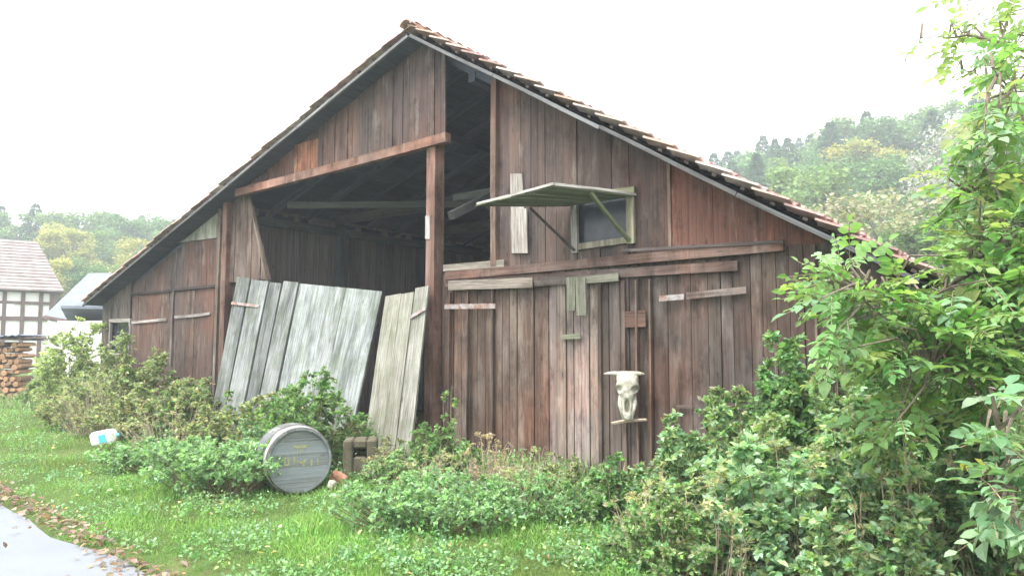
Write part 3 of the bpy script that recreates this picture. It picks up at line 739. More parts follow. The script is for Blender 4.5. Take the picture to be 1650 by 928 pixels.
# ------------------------------------------------------------------ cattle skull on the wall
sk0 = onY(1011, 598, -.14); SD = depth(sk0); SL = 78*SD/f
root = tag(empty('cattle_skull', tuple(sk0)), 'bleached white cattle skull with horns hanging on the brown barn wall', 'skull'); root.rotation_euler = (math.radians(-6), 0, math.radians(24))
prof = [(0, .30, .10), (.04, .42, .2), (.14, .45, .26), (.24, .44, .3), (.32, .50, .3), (.40, .44, .29), (.5, .30, .26), (.62, .24, .22), (.76, .21, .18), (.88, .22, .14), (.97, .17, .08), (1.0, .08, .04)]
nr, nc_ = 46, 40; V = []
pr = np.array(prof)
for j in range(nr+1):
    t = j/nr; hw = np.interp(t, pr[:, 0], pr[:, 1])*SL*.5; dp = np.interp(t, pr[:, 0], pr[:, 2])*SL*.55
    for i in range(nc_):
        a = 2*math.pi*i/nc_; c_, s_ = math.cos(a), math.sin(a); e = .75
        x = np.sign(c_)*abs(c_)**e*hw; y = -np.sign(s_)*abs(s_)**e*dp; z = -t*SL
        if y < 0:
            for sx in (-1, 1):      # eye sockets
                dd = math.hypot((x-sx*hw*.82)/(.075*SL), (t-.37)/.06); y += .16*SL*max(0, 1-dd*dd*.6) if dd < 1.3 else 0
                if .5 < t < .85:
                    pass
            dd = math.hypot(x/(.05*SL), (t-.72)/.14)    # nasal opening
            if dd < 1.2: y += .14*SL*max(0, 1-dd**3*.7)
            y -= .015*SL*math.exp(-(x/(.05*SL))**2)*(1 if t < .55 else 0)
            y += .01*SL*math.sin(t*30+x*40)*.3
        V.append((x, y, z))
F_ = [(j*nc_+i, (j+1)*nc_+i, (j+1)*nc_+(i+1) % nc_, j*nc_+(i+1) % nc_) for j in range(nr) for i in range(nc_)]+[tuple(range(nc_)), tuple(nr*nc_+i for i in range(nc_-1, -1, -1))]
rawmesh('skull_bone', V, faces=F_, mat='bone', parent=root, smooth=True)
for sx in (-1, 1):
    mb = MB(); pts = []; rad = []; hl = (.34 if sx < 0 else .2)*SL
    for k in range(9):
        t = k/8; pts.append((sx*(.15*SL+hl*t), -.03*SL*math.sin(t*2), -.06*SL+.012*SL*math.sin(t*math.pi))); rad.append(SL*(.05*(1-t)**.6+.008))
    mb.tube(pts, rad, 10); mb.build('horn', 'bone', root, True)
    mb = MB(); mb.tube([(sx*.14*SL, .02*SL, -.45*SL), (sx*.15*SL, -.02*SL, -.66*SL), (sx*.09*SL, -.05*SL, -.98*SL)], [.035*SL, .05*SL, .02*SL], 8); mb.build('jaw', 'bone', root, True)
a, b_ = onY(986, 682, -.1), onY(1042, 676, -.12)
mb = MB(); mid = (a+b_)/2; mb.tube([a-mid, (a*.6+b_*.4)-mid+np.array((0, 0, .012)), b_-mid], [.018, .022, .016], 5)
o = mb.build('branch', 'drystem'); o.location = mid; tag(o, 'short grey stick wedged on the wall beneath the cattle skull', 'stick')

# ------------------------------------------------------------------ woodpile
wp = onZ(20, 642); wdir = np.array(RT); 
k = 0; rows = 10
m_, nt, b, o = newmat('bark_side'); 
protos = []
def logproto(sd):
    r2 = random.Random(sd); mb = MB(); R_ = .085*r2.uniform(.8, 1.15); n = 8; ang = r2.uniform(0, 6); vv = []
    half = r2.random() < .6
    for yy in (-.3, .3):
        for i in range(n):
            a = ang+2*math.pi*i/n; rr = R_*r2.uniform(.9, 1.1); z = math.sin(a)*rr
            if half: z = max(z, -.02)
            vv.append((math.cos(a)*rr, yy, z))
    mb.add(vv, [(i, (i+1) % n, n+(i+1) % n, n+i) for i in range(n)]+[tuple(range(n-1, -1, -1)), tuple(range(n, 2*n))])
    t = r2.uniform(.5, 1.35); mb.C = [(t*1.05, t, t*.9)]*len(mb.V)
    me = mb.build('log', 'logend'); d_ = me.data; bpy.data.objects.remove(me); return d_
meshes = [logproto(i) for i in range(14)]
wang = math.atan2(RT[1], RT[0])
for r in range(10):
    ncol = 9
    for c_ in range(ncol):
        if r == 9 and c_ % 3 == 0: continue
        o = bpy.data.objects.new('log', random.choice(meshes)); COL.objects.link(o)
        off = (c_-6.5)*.185+random.uniform(-.02, .02)+(.09 if r % 2 else 0)
        o.location = (wp[0]+RT[0]*off, wp[1]+RT[1]*off, .1+r*.165+random.uniform(-.015, .015)); o.rotation_euler = (0, random.uniform(-.5, .5), wang+random.uniform(-.05, .05))
        tag(o, 'split firewood log in the covered stack at the left edge of the lawn', 'log', 'firewood logs in the stack')
for q, (w_, z0, tl, lb) in enumerate(((2.2, 1.86, .06, 'pale corrugated sheet covering the firewood stack, upper one'), (2.0, 1.77, -.03, 'dark edged sheet directly on the firewood, below the upper sheet'))):
    V = []; n = 40
    for i in range(n+1):
        for j in range(2):
            for lay in (0, .02):
                u = -w_*.78+w_*i/n; y = (-.55, .5)[j]; V.append((u, y, .02*math.sin(i*1.7)-lay+u*tl))
    F_ = []
    for i in range(n):
        a = i*4; F_ += [(a, a+4, a+6, a+2), (a+1, a+3, a+7, a+5), (a, a+1, a+5, a+4), (a+2, a+6, a+7, a+3)]
    F_ += [(0, 2, 3, 1), (n*4, n*4+1, n*4+3, n*4+2)]
    o = rawmesh('cover_sheet', V, faces=F_, mat='slate' if q == 0 else 'dark', col=np.ones((len(V), 3))*.8, gr=np.array(V), smooth=False); o.location = (wp[0]+RT[0]*.1, wp[1]+RT[1]*.1, z0); o.rotation_euler = (0, 0, wang); tag(o, lb, 'sheet')

# ------------------------------------------------------------------ half-timbered house and low shed far left
HD = 42.
def hp(px, py, d=HD): return atD(px, py, d)
hB = hp(84, 555); _r = nz(np.array([*(hB-CAM)[:2], 0.])); _r = nz(_r-RT*.10); hA = hB-np.array([_r[1], -_r[0], 0])*9.
root = tag(empty('half_timbered_house', (hB[0], hB[1], 0)), 'white half-timbered house with pale tiled roof behind the woodpile', 'house')
loc = lambda p: np.array(p)-np.array([hB[0], hB[1], 0])
ux = nz(hB-hA); ux[2] = 0; ux = nz(ux); uy = np.array([-ux[1], ux[0], 0]);
if uy@F0 < 0: uy = -uy
zE = hp(40, 466)[2]; zR = hp(40, 377)[2]; Wd = 8.
LH = np.linalg.norm((hB-hA)[:2])
def hpt(s, t, z): return ux*(s)+uy*t+np.array([0, 0, z])   # s: from right corner (negative to left), t: back
mb = MB(); v = [hpt(-LH, 0, -.5), hpt(0, 0, -.5), hpt(0, Wd, -.5), hpt(-LH, Wd, -.5), hpt(-LH, 0, zE), hpt(0, 0, zE), hpt(0, Wd, zE), hpt(-LH, Wd, zE)]
mb.add(v, [(0, 1, 5, 4), (1, 2, 6, 5), (2, 3, 7, 6), (3, 0, 4, 7)]); mb.build('wall', 'plaster', root)
mb = MB(); rt = Wd/2
ov = .45; nrow = 16
e0, e1 = hpt(-LH-ov, -ov, zE-.12), hpt(.35+ov*.2, -ov, zE-.12); r0, r1 = hpt(-LH-ov, rt, zR), hpt(-.75, rt, zR); f0, f1 = hpt(-LH-ov, Wd+ov, zE-.12), hpt(.45, Wd+ov, zE-.12)
V = []; F_ = []; C_ = []
for i in range(nrow):
    for (a, b2, c2, d2) in ((e0, e1, r1, r0), (f1, f0, r0, r1)):
        q = i/nrow; q1 = (i+1)/nrow; lo = np.array((0, 0, .06)); ncs = 24
        for c3 in range(ncs):
            g0, g1 = c3/ncs, (c3+1)/ncs; P = lambda g, h: (a+(b2-a)*g)*(1-h)+(d2+(c2-d2)*g)*h
            V_ = [P(g0, q)+lo, P(g1, q)+lo, P(g1, q1), P(g0, q1), P(g0, q)-lo*.5, P(g1, q)-lo*.5]; b0 = len(V); V += V_; F_ += [(b0, b0+1, b0+2, b0+3), (b0, b0+4, b0+5, b0+1)]
            t = random.uniform(.85, 1.15); C_ += [(t, t, t)]*6
b0 = len(V); V += [e1, f1, r1]; C_ += [(.9,)*3]*3; F_.append((b0, b0+1, b0+2))
b0 = len(V); V += [e0-np.array((0,0,.05)), e1-np.array((0,0,.05)), f1-np.array((0,0,.05)), f0-np.array((0,0,.05))]; C_ += [(.6,)*3]*4; F_.append((b0, b0+1, b0+2, b0+3))
rawmesh('roof', V, faces=F_, mat='pinkroof', parent=root, col=np.array(C_))
mb = MB(); sc_ = HD/f
def tb(p, q, w_=.2):
    mb.beam(p-uy*.04, q-uy*.04, w_, .1, (1, 1, 1), up=uy, seg=1, warp=0)
zs = [zE-.15, hp(40, 489)[2], hp(40, 514)[2], hp(40, 545)[2]]
for z in zs: tb(hpt(-LH, 0, z), hpt(.02, 0, z), .24 if z == zs[2] else .16)
for px in range(-150, 90, 24):
    s = (px-84)*sc_; tb(hpt(s, -.02, -.3), hpt(s, -.02, zE-.1), .2)
for s in (-.1,): tb(hpt(s, -.03, -.3), hpt(s, -.03, zE), .26)
mb.build('timber_frame', 'timber', root)
for s in (-2.2, -3.9, -6.5):
    fr_ = MB(); fr_.add([hpt(s-.42, -.06, zs[1]-.9), hpt(s+.3, -.06, zs[1]-.9), hpt(s+.3, -.06, zs[1]-.05), hpt(s-.42, -.06, zs[1]-.05)], [(0, 1, 2, 3)]); fo = fr_.build('window', 'white', root)
    fr_ = MB(); fr_.add([hpt(s-.36, -.08, zs[1]-.84), hpt(s+.24, -.08, zs[1]-.84), hpt(s+.24, -.08, zs[1]-.11), hpt(s-.36, -.08, zs[1]-.11)], [(0, 1, 2, 3)]); fr_.build('pane', 'white' if s > -3 else 'glass', fo)
# low grey roofed shed
SDp = 30.
q = [atD(72, 508, SDp), atD(150, 522, SDp-1.5), atD(205, 440, SDp+3), atD(143, 440, SDp+6)]
base = atD(110, 555, SDp); base[2] = 0
root = tag(empty('low_shed', tuple(base)), 'low white walled shed with grey sheet roof just left of the barn', 'shed')
mb = MB(); T = np.array((0, 0, .12)); v = [a-base for a in q]; v += [a-T for a in v]
mb.add(v, [(0, 1, 2, 3), (7, 6, 5, 4), (0, 4, 5, 1), (1, 5, 6, 2), (2, 6, 7, 3), (3, 7, 4, 0)]); mb.build('roof', 'slate', root)
ins = [base*0+(a*.93+sum(v[:4])/4*.07) for a in v[:4]]
ins = [np.array((a[0], a[1], a[2]-.25)) for a in ins]; bot = [np.array((a[0], a[1], -.3)) for a in ins]
mb = MB(); mb.add(ins+bot, [(0, 1, 5, 4), (1, 2, 6, 5), (2, 3, 7, 6), (3, 0, 4, 7)]); mb.build('wall', 'plaster', root)
mb = MB(); mb.beam(v[0]+(0, 0, -.06)-F0*.03, v[1]+(0, 0, -.06)-F0*.03, .04, .12, (.5,)*3); mb.build('gutter', 'timber', root)
q2 = atD(152, 535, 24.)
root = tag(empty('garden_hut', (q2[0], q2[1], 0)), 'small white hut with dark roof edge beside the barn\'s left corner', 'hut')
mb = MB(); hh = q2[2]+.35; mb.box((0, 0, hh/2), (1.5, 1.5, hh), rot=.6); mb.build('wall', 'plaster', root)
mb = MB(); mb.beam((-.85, .55, hh+.02), (.85, -.35, hh+.42), 1.9, .09, (1, 1, 1), seg=1, warp=0); mb.build('roof', 'slate', root)

# ------------------------------------------------------------------ vegetation: near
def bygnd(px, py): return onZ(px, py)[:2]
def pxshrub(px, py, top, wpx, **kw):
    b2 = bygnd(px, py); dd = depth((b2[0], b2[1], 0)); H = (py-top)/f*dd; R = wpx/2/f*dd
    return dict(base=b2, H=H, R=R, **kw)
def S(name, label, cat, px, py, top, wpx, **kw):
    return shrub(name, label, cat, **pxshrub(px, py, top, wpx, **kw))
# hedge left
HG = 'bramble bushes of the hedge along the barn\'s left wall'
S('bramble_bush', 'tall yellowish green hedge bush standing right of the woodpile', 'bush', 115, 668, 508, 130, nst=80, nleaf=8000, ls=.085, cols=PALE+PALE+DULL[:1], group=HG)
S('bramble_bush', 'dull green bramble bush below the small barn window', 'bush', 205, 690, 556, 160, nst=70, nleaf=6500, ls=.08, cols=DULL+PALE, group=HG)
S('bramble_bush', 'brownish bramble thicket in front of the left barn doors', 'bush', 300, 705, 606, 140, nst=60, nleaf=7000, ls=.075, cols=DULL+DRY[:1]+GREEN[:2], group=HG)
S('bramble_bush', 'low dry bramble clump between the canister and the plank panel', 'bush', 255, 700, 640, 190, nst=70, nleaf=5000, ls=.06, cols=DULL+DRY, stemmat='drystem', group=HG)
S('bramble_bush', 'sparse low bush nearest the firewood stack', 'bush', 66, 655, 600, 70, nst=30, nleaf=2500, ls=.08, cols=GREEN+DULL, group=HG)
S('bramble_bush', 'bramble heaped against the foot of the wide grey panel', 'bush', 375, 712, 640, 80, nst=40, nleaf=2600, ls=.06, cols=DULL+GREEN, stemmat='drystem', group=HG)
S('bramble_bush', 'rounded leafy bramble mound above the barrel', 'bush', 490, 752, 598, 190, nst=80, nleaf=10000, ls=.06, cols=GREEN+DULL[:2], group=HG)
S('bramble_bush', 'trailing bramble in front of the gap between the two leaning panels', 'bush', 560, 748, 668, 60, nst=26, nleaf=1600, ls=.05, cols=DULL+DRY, stemmat='drystem', group=HG)
S('bramble_bush', 'pale feathery bush filling the corner between the tall hedge bush and the barn', 'bush', 160, 680, 545, 110, nst=60, nleaf=6000, ls=.07, cols=PALE+DULL, group=HG)
S('bramble_bush', 'greyish bramble against the second left barn door', 'bush', 335, 690, 596, 110, nst=50, nleaf=5000, ls=.06, cols=DULL+PALE[:1], group=HG)
# nettles & ground elder
NT = [(.13, .23, .11), (.16, .27, .15), (.11, .21, .08), (.15, .25, .09)]
NG = 'patches of pale leafy nettles in the lawn'
S('nettle_patch', 'leafy nettle patch left of the barrel', 'nettles', 355, 788, 712, 210, nst=190, nleaf=11000, ls=.05, cols=NT, group=NG, droop=0, tw=.07, flat=True, tmin=.45)
S('nettle_patch', 'low nettle patch just below the white canister', 'nettles', 262, 756, 712, 180, nst=140, nleaf=7000, ls=.055, cols=NT, group=NG, droop=0, tw=.07, flat=True, tmin=.45)
S('nettle_patch', 'nettle patch under the rounded bramble mound', 'nettles', 430, 745, 680, 90, nst=60, nleaf=3500, ls=.055, cols=COOL, group=NG, droop=0, tw=.07, flat=True, tmin=.45)
S('nettle_patch', 'nettle patch below the narrow pale panel', 'nettles', 690, 848, 772, 270, nst=190, nleaf=8000, ls=.045, cols=NT, group=NG, droop=0, tw=.07, flat=True, tmin=.45)
S('nettle_patch', 'small nettle patch under the right lower end of the barn door', 'nettles', 850, 838, 770, 240, nst=120, nleaf=4500, ls=.042, cols=NT+GREEN[:1], group=NG, droop=0, tw=.07, flat=True, tmin=.45)
S('weed_clump', 'green weeds around the foot of the centre post', 'weeds', 715, 778, 680, 130, nst=60, nleaf=4200, ls=.05, cols=GREEN+DULL[:2])
S('dry_weed_clump', 'dead brown stalks against the brown boarding right of the centre post', 'weeds', 790, 800, 700, 130, nst=90, nleaf=1300, ls=.03, cols=DRY+[(.25, .17, .17)], stemmat='drystem', sr=.004)
S('weed_clump', 'dry yellow weeds at the foot of the narrow pale panel', 'weeds', 620, 775, 705, 80, nst=50, nleaf=1800, ls=.04, cols=DULL+DRY, stemmat='drystem')
S('climbing_weed', 'thin leafy sprig climbing the centre post', 'weed', 728, 760, 592, 44, nst=7, nleaf=140, ls=.055, cols=PALE+GREEN, tmin=.5)
for (px, py, top, wd_, lb) in ((345, 735, 655, 110, 'pale bramble tangle hiding the left foot of the wide grey panel'), (440, 740, 640, 120, 'leafy tangle across the lower middle of the wide grey panel'), (185, 706, 640, 130, 'rough bush behind the white canister'), (110, 690, 620, 110, 'low rough bush right of the firewood on the lawn edge')):
    S('bramble_bush', lb, 'bush', px, py, top, wd_, nst=60, nleaf=4200, ls=.06, cols=PALE+DULL+DRY[:1], group=HG)
S('weed_clump', 'tangled weeds at the foot of the boards below the skull, left of the thicket', 'weeds', 905, 810, 735, 130, nst=50, nleaf=2600, ls=.045, cols=DULL+PALE)
S('weed_clump', 'leafy weeds right of the hollow masonry block', 'weeds', 640, 800, 725, 110, nst=60, nleaf=3500, ls=.045, cols=COOL+PALE)
for (px, py, top, wd_, lb) in ((850, 812, 725, 170, 'thin dry stems and grass heads at the foot of the worn pale boards'), (690, 806, 715, 120, 'wispy dry stems just in front of the centre post'), (280, 730, 640, 200, 'wispy brown stems standing out of the left brambles'), (150, 700, 600, 150, 'twiggy pale stems in front of the tall hedge bush')):
    S('dry_weed_clump', lb, 'weeds', px, py, top, wd_, nst=110, nleaf=1100, ls=.045, cols=DRY+PALE+PALE, stemmat='drystem', sr=.0035, tmpl='lance', droop=.3)
# right thicket
for (px, py, top, wd_, lb) in ((1390, 850, 520, 220, 'tall bush hiding the right corner of the barn'), (1260, 840, 560, 160, 'upright bush reaching to the skyline of the thicket near the walnut leaves'), (1490, 880, 520, 200, 'tall shaded bush under the walnut branches')):
    S('thicket_shrub', lb, 'shrub', px, py, top, wd_, nst=70, nleaf=6500, ls=.07, cols=COOL+GREEN+PALE[:1], group='leafy shrubs of the thicket in front of the right barn wall')
TG = 'leafy shrubs of the thicket in front of the right barn wall'
S('thicket_shrub', 'lowest edge shrub of the thicket below the cattle skull', 'shrub', 985, 855, 755, 150, nst=60, nleaf=5000, ls=.05, cols=GREEN+DULL[:2]+COOL[:1], group=TG)
S('thicket_shrub', 'broad leafy shrub directly right of the cattle skull', 'shrub', 1120, 870, 662, 200, nst=70, nleaf=6500, ls=.065, cols=COOL+PALE[:2]+DULL[:1], group=TG)
S('thicket_shrub', 'tall thin stemmed shrub reaching up the dark boards', 'shrub', 1185, 850, 585, 130, nst=30, nleaf=3000, ls=.06, cols=GREEN+DULL, group=TG, tmin=.3)
S('thicket_shrub', 'dense dark shrub against the right end of the barn wall', 'shrub', 1300, 850, 590, 200, nst=70, nleaf=7000, ls=.07, cols=GREEN+COOL[:1], group=TG)
S('thicket_shrub', 'front shrub with bluish leaves in the middle of the thicket', 'shrub', 1235, 935, 690, 260, nst=70, nleaf=6500, ls=.07, cols=COOL+COOL[3:]+COOL[3:]+PALE[:1], group=TG, tmin=.08)
S('thicket_shrub', 'low weedy shrub at the bottom front of the thicket', 'shrub', 1085, 925, 790, 220, nst=80, nleaf=6500, ls=.048, cols=GREEN+PALE[:2]+DULL+BRIGHT[:2], group=TG)
S('thicket_shrub', 'tall shrub below the walnut branches with pale tips', 'shrub', 1400, 935, 640, 200, nst=60, nleaf=6000, ls=.07, cols=COOL+PALE, group=TG, tmin=.08)
S('dry_grass_clump', 'dry brown stalks in the dark hollow under the walnut branches', 'weeds', 1470, 960, 700, 150, nst=70, nleaf=1300, ls=.05, cols=DRY+DULL, stemmat='drystem', sr=.005, tmpl='lance')
S('dry_grass_clump', 'bleached dry stalks leaning in front of the tall thicket shrub', 'weeds', 1390, 965, 810, 140, nst=40, nleaf=700, ls=.05, cols=DRY, stemmat='drystem', sr=.005, tmpl='lance')
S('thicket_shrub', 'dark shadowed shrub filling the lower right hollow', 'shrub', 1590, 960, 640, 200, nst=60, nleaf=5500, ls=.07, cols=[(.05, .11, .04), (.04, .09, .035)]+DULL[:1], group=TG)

for i, (px, py, top, wd_, lb) in enumerate(((1060, 905, 740, 150, 'brownish seed stalks at the left front of the thicket'), (1165, 945, 720, 180, 'thin dry stalks among the bluish leaved thicket shrubs'), (1290, 940, 660, 160, 'tall straw coloured stems in the middle of the thicket'))):
    S('dry_weed_clump', lb, 'weeds', px, py, top, wd_, nst=30, nleaf=700, ls=.04, cols=DRY+PALE, stemmat='drystem', sr=.0035, tmpl='lance', tmin=.5, droop=.3)
S('thicket_shrub', 'feathery pale shrub rising behind the bluish leaved front shrub', 'shrub', 1230, 880, 640, 170, nst=40, nleaf=3500, ls=.055, cols=PALE+COOL[3:], group=TG, tmin=.4)
for (px, py, top, wd_, lb) in ((1440, 965, 760, 190, 'pale leafy shrub at the bottom edge in front of the dry stalks'), (1330, 965, 800, 180, 'low bright shrub at the bottom edge left of the dry stalks'), (1370, 900, 590, 170, 'tall pale shrub mingling with the lowest walnut leaves')):
    S('thicket_shrub', lb, 'shrub', px, py, top, wd_, nst=60, nleaf=4500, ls=.062, cols=COOL[1:]+COOL[3:]+PALE+BRIGHT[1:2], group=TG, tmin=.05)
# pinnate-leaved tree (walnut/elder) --------------------------------------
def pinnate(P, D, L, nl, ls, cols, w=None, up=1.):
    n = len(P); D = nz(D); side = nz(np.cross(D, rdir(n, 2.5))); PP = []; DD = []; NN = []; SS = []; CC = []; R_ = []
    c0 = pal(n, cols, w, .15)
    up_ = np.cross(side, D); up_[up_[:, 2] < 0] *= -1
    LV = rng.uniform(.6, 1.2, n)
    for k in range(nl):
        t = .3+.7*(k//2)/(max(1, (nl-1)//2)); sg = (1 if k % 2 else -1)
        if k == nl-1: t = 1.; dd = D.copy()
        else: dd = nz(D*.55+side*sg*1.)
        pos = P+D*(L*t)[:, None]; pos[:, 2] -= .22*L*t*t
        dd = dd+rdir(n)*.22; dd[:, 2] -= .22
        PP.append(pos); DD.append(dd); NN.append(nz(up_+rdir(n)*.35)); SS.append(ls*rng.uniform(.5, 1.2, n)*LV*(1 if k != nl-1 else 1.15)); CC.append(c0*(1+rng.normal(0, .07, (n, 1))))
    return [np.concatenate(a) for a in (PP, DD, NN, SS, CC)]
def branchy(name, label, cat, base, limbs, sprays, cols, ls, nl=7, w=None, lw=.3, trunk_r=.09, per=5, group=None):
    base = np.array(base, float); root = tag(empty(name, tuple(base)), label, cat, group)
    mb = MB(); nodes = []
    for pts, r0 in limbs:
        P = np.array([np.array(p) for p in pts]); Q = []
        for a, b2 in zip(P[:-1], P[1:]):
            for k in range(5): Q.append(a+(b2-a)*k/5+rng.normal(0, .012, 3))
        Q.append(P[-1]); Q = np.array(Q); nodes.append(Q)
        mb.tube(Q-base, [r0*(1-.85*k/(len(Q)-1)) for k in range(len(Q))], 8)
    nodes = np.concatenate(nodes); PP = []; DD = []; LL = []
    tb_ = mb
    for (c_, n) in sprays:
        for _ in range(n):
            e = np.array(c_[0])+rng.normal(size=3)*np.array(c_[1])
            i = np.argmin(((nodes-e)**2).sum(1)+rng.uniform(0, .15)); a = nodes[i]
            mid = (a+e)/2+np.array((0, 0, .08))+rng.normal(0, .03, 3)
            tb_.tube([a-base, mid-base, e-base], [.012, .008, .004], 4)
            for k in range(per):
                t = rng.uniform(.45, 1.05); p = a*(1-t)+e*t if t < 1 else e
                d_ = nz((e-a))+rdir(1)[0]*.9; PP.append(p-base); DD.append(d_)
    tb_.build('trunk', 'bark', root)
    PP = np.array(PP); DD = np.array(DD); DD[:, 2] *= .6; L = lw*rng.uniform(.7, 1.25, len(PP))
    a = pinnate(PP, DD, L, nl, ls, cols, w)
    leaves('foliage', a[0], a[1], a[2], a[3], np.clip(a[4], .005, .9), 'ovate', 'leaf', root)
    rb = MB()
    for p, d_, l_ in zip(PP, nz(DD), L):
        e = p+d_*l_; e = e-np.array((0, 0, .22*l_)); rb.tube([p, (p+e)/2+np.array((0, 0, .05*l_)), e], .0025, 3)
    tag(rb.build('leaf_stalk', 'stem', root), kind='stuff')
    return root
def W(px, py, d): return atD(px, py, d)
tbse = W(1790, 880, 5.0); tbse[2] = gz(tbse[0], tbse[1])-.05
T0 = W(1760, 640, 4.9); T1 = W(1720, 380, 4.8); T2 = W(1680, 120, 4.7); T3 = W(1700, -150, 4.8)
limbs = [([tbse, T0, T1, T2, T3], .11), ([T0, W(1650, 540, 4.6), W(1520, 500, 4.5), W(1400, 470, 4.45)], .05), ([T0, W(1620, 620, 4.3), W(1500, 590, 4.2)], .04),
         ([T1, W(1640, 400, 4.5), W(1580, 430, 4.5), W(1490, 480, 4.6)], .045), ([T1, W(1650, 300, 4.7), W(1600, 220, 4.8)], .035), ([T2, W(1640, 90, 4.7), W(1570, 70, 4.7), W(1480, 70, 4.8)], .03),
         ([T3, W(1650, -40, 4.7), W(1560, 0, 4.8)], .03), ([T2, W(1650, 170, 4.6), W(1600, 110, 4.5)], .02)]
def sp(px, py, d, sx, sz, n): return ((W(px, py, d), (sx*d/f*.8, .3, sz*d/f)), n)
sprays = [sp(1350, 470, 4.4, 35, 35, 14), sp(1450, 505, 4.5, 50, 24, 20), sp(1575, 465, 4.5, 42, 36, 28), sp(1620, 470, 4.5, 50, 60, 30), sp(1420, 540, 4.4, 55, 30, 22), sp(1530, 560, 4.3, 60, 40, 30),
          sp(1630, 600, 4.3, 40, 45, 22), sp(1615, 300, 4.8, 28, 50, 16), sp(1640, 370, 4.6, 25, 40, 16), sp(1575, 350, 4.9, 28, 28, 7), sp(1640, 205, 4.7, 15, 35, 7), sp(1490, 640, 4.4, 40, 25, 10), sp(1620, 420, 4.7, 30, 40, 14), sp(1600, 230, 4.75, 20, 30, 8), sp(1560, 300, 4.85, 22, 22, 7), sp(1630, 120, 4.75, 15, 30, 6), sp(1600, 520, 4.4, 40, 40, 14)]
branchy('walnut_tree', 'bright green tree with feathered leaves reaching in from the right edge', 'tree', tbse, limbs[:5]+limbs[7:8]+[([T1, W(1650, 380, 4.8), W(1560, 310, 4.9)], .02)], sprays, BRIGHT+GREEN[:1]+COOL[1:2], .085, 9, lw=.26, per=4)
tb2 = W(1840, 900, 6.0); tb2[2] = gz(tb2[0], tb2[1])-.05
sprays2 = [sp(1490, 62, 5.9, 22, 10, 3), sp(1560, 45, 5.8, 30, 12, 4), sp(1630, 55, 5.8, 20, 22, 4), sp(1560, 112, 5.8, 22, 6, 3), sp(1640, 150, 5.8, 14, 30, 4), sp(1590, -10, 5.8, 50, 10, 3)]
U0, U1, U2, U3 = W(1810, 600, 6.), W(1760, 300, 6.), W(1700, 100, 5.9), W(1690, -120, 5.9)
branchy('walnut_tree', 'thin pale leaved boughs hanging into the sky at the top right corner', 'tree', tb2, [([tb2, U0, U1, U2, U3], .1), ([U2, W(1640, 75, 5.9), W(1560, 60, 5.8), W(1485, 62, 5.9)], .022), ([U2, W(1650, 160, 5.8), W(1600, 130, 5.8), W(1550, 112, 5.8)], .02), ([U3, W(1630, -20, 5.8), W(1550, 5, 5.8)], .02)],
        sprays2, [(.14, .22, .06), (.18, .25, .06), (.11, .18, .07)], .085, 7, lw=.24, per=3)
# near shrub sprigs bottom right with cool leaves
eb = W(1730, 900, 3.6); eb[2] = gz(eb[0], eb[1])-.05
E0, E1 = W(1710, 760, 3.5), W(1690, 600, 3.6)
branchy('elder_shrub', 'bluish green leafy shrub at the lower right edge nearest the camera', 'shrub', eb, [([eb, E0, E1], .03), ([E0, W(1650, 760, 3.4), W(1600, 790, 3.3)], .014), ([E1, W(1650, 660, 3.5), W(1610, 690, 3.4)], .014)],
        [sp(1615, 800, 3.3, 22, 25, 7), sp(1640, 720, 3.4, 22, 30, 9), sp(1650, 850, 3.3, 15, 25, 5), sp(1640, 650, 3.5, 25, 20, 6)], COOL, .085, 7, lw=.2, per=3)
# yellow turning leaves
P = np.array([W(1536, 722, 4.0), W(1553, 745, 4.0), W(1570, 738, 4.05), W(1504, 690, 4.1), W(1546, 748, 3.98)]); 
base = P.mean(0)
o = leaves('yellow_leaves', P-base, rdir(5, -.2), rdir(5, .3)-FW*1.2, np.array([.09, .1, .09, .06, .08]), np.array([(.75, .7, .12)]*5), 'ovate', 'leaf'); o.location = base
tag(o, 'few yellow autumn leaves hanging in the dark lower right hollow', 'leaves', kind='stuff')

# ------------------------------------------------------------------ grass, lawn weeds, fallen leaves
def inbarn(x, y): return (-10.7 < x < 6.1) and y > -.05
def scatter(n, dmin, dmax, pw=1.0, pxl=-60, pxr=1710):
    u = rng.uniform(0, 1, n); d = 1/(1/dmin+(1/dmax-1/dmin)*u) if pw == 1 else dmin*(dmax/dmin)**u
    px = rng.uniform(pxl, pxr, n); q = CAM[None, :2]+d[:, None]*(F0[:2][None]+RT[:2][None]*((px-825)/f)[:, None]); return q
def vgz(q): return np.array([gz(x, y) for x, y in q])
q = scatter(300000, 3.9, 24); 
rs = np.array([road_s(x, y) for x, y in q]); keep = (rs > .02+rng.uniform(0, .12, len(q))) & ~((q[:, 0] > -10.7) & (q[:, 0] < 6.1) & (q[:, 1] > -.02))
q = q[keep]; n = len(q)
hmul = .75+.5*np.sin(q[:, 0]*2.1)*np.cos(q[:, 1]*2.7)+.25*np.sin(q[:, 0]*5.7+q[:, 1]*4.3); hmul = np.clip(hmul, .4, 1.5)
near = np.clip((rs[keep])/.8, .45, 1)
D = rdir(n, 1.5); L = .085*hmul*near*rng.uniform(.5, 1.4, n)
ptc = np.sin(q[:, 0]*1.7+1)*np.sin(q[:, 1]*2.3+.6)+.5*np.sin(q[:, 0]*4.1)*np.sin(q[:, 1]*3.7)
c = pal(n, [(.085, .18, .03), (.105, .21, .035), (.07, .145, .03), (.14, .22, .05)], var=.2)*(1+.3*ptc[:, None])
yel = (ptc < -.55)[:, None]*rng.uniform(0, 1, (n, 1)); c = c*(1-yel*.6)+np.array((.26, .25, .08))*yel*.6
o = leaves('grass', np.column_stack([q, vgz(q)-.012]), D, rdir(n, .2), L, np.clip(c, .01, .8), 'blade', 'grass'); tag(o, 'lush lawn grass between the road and the barn', 'grass', kind='stuff')
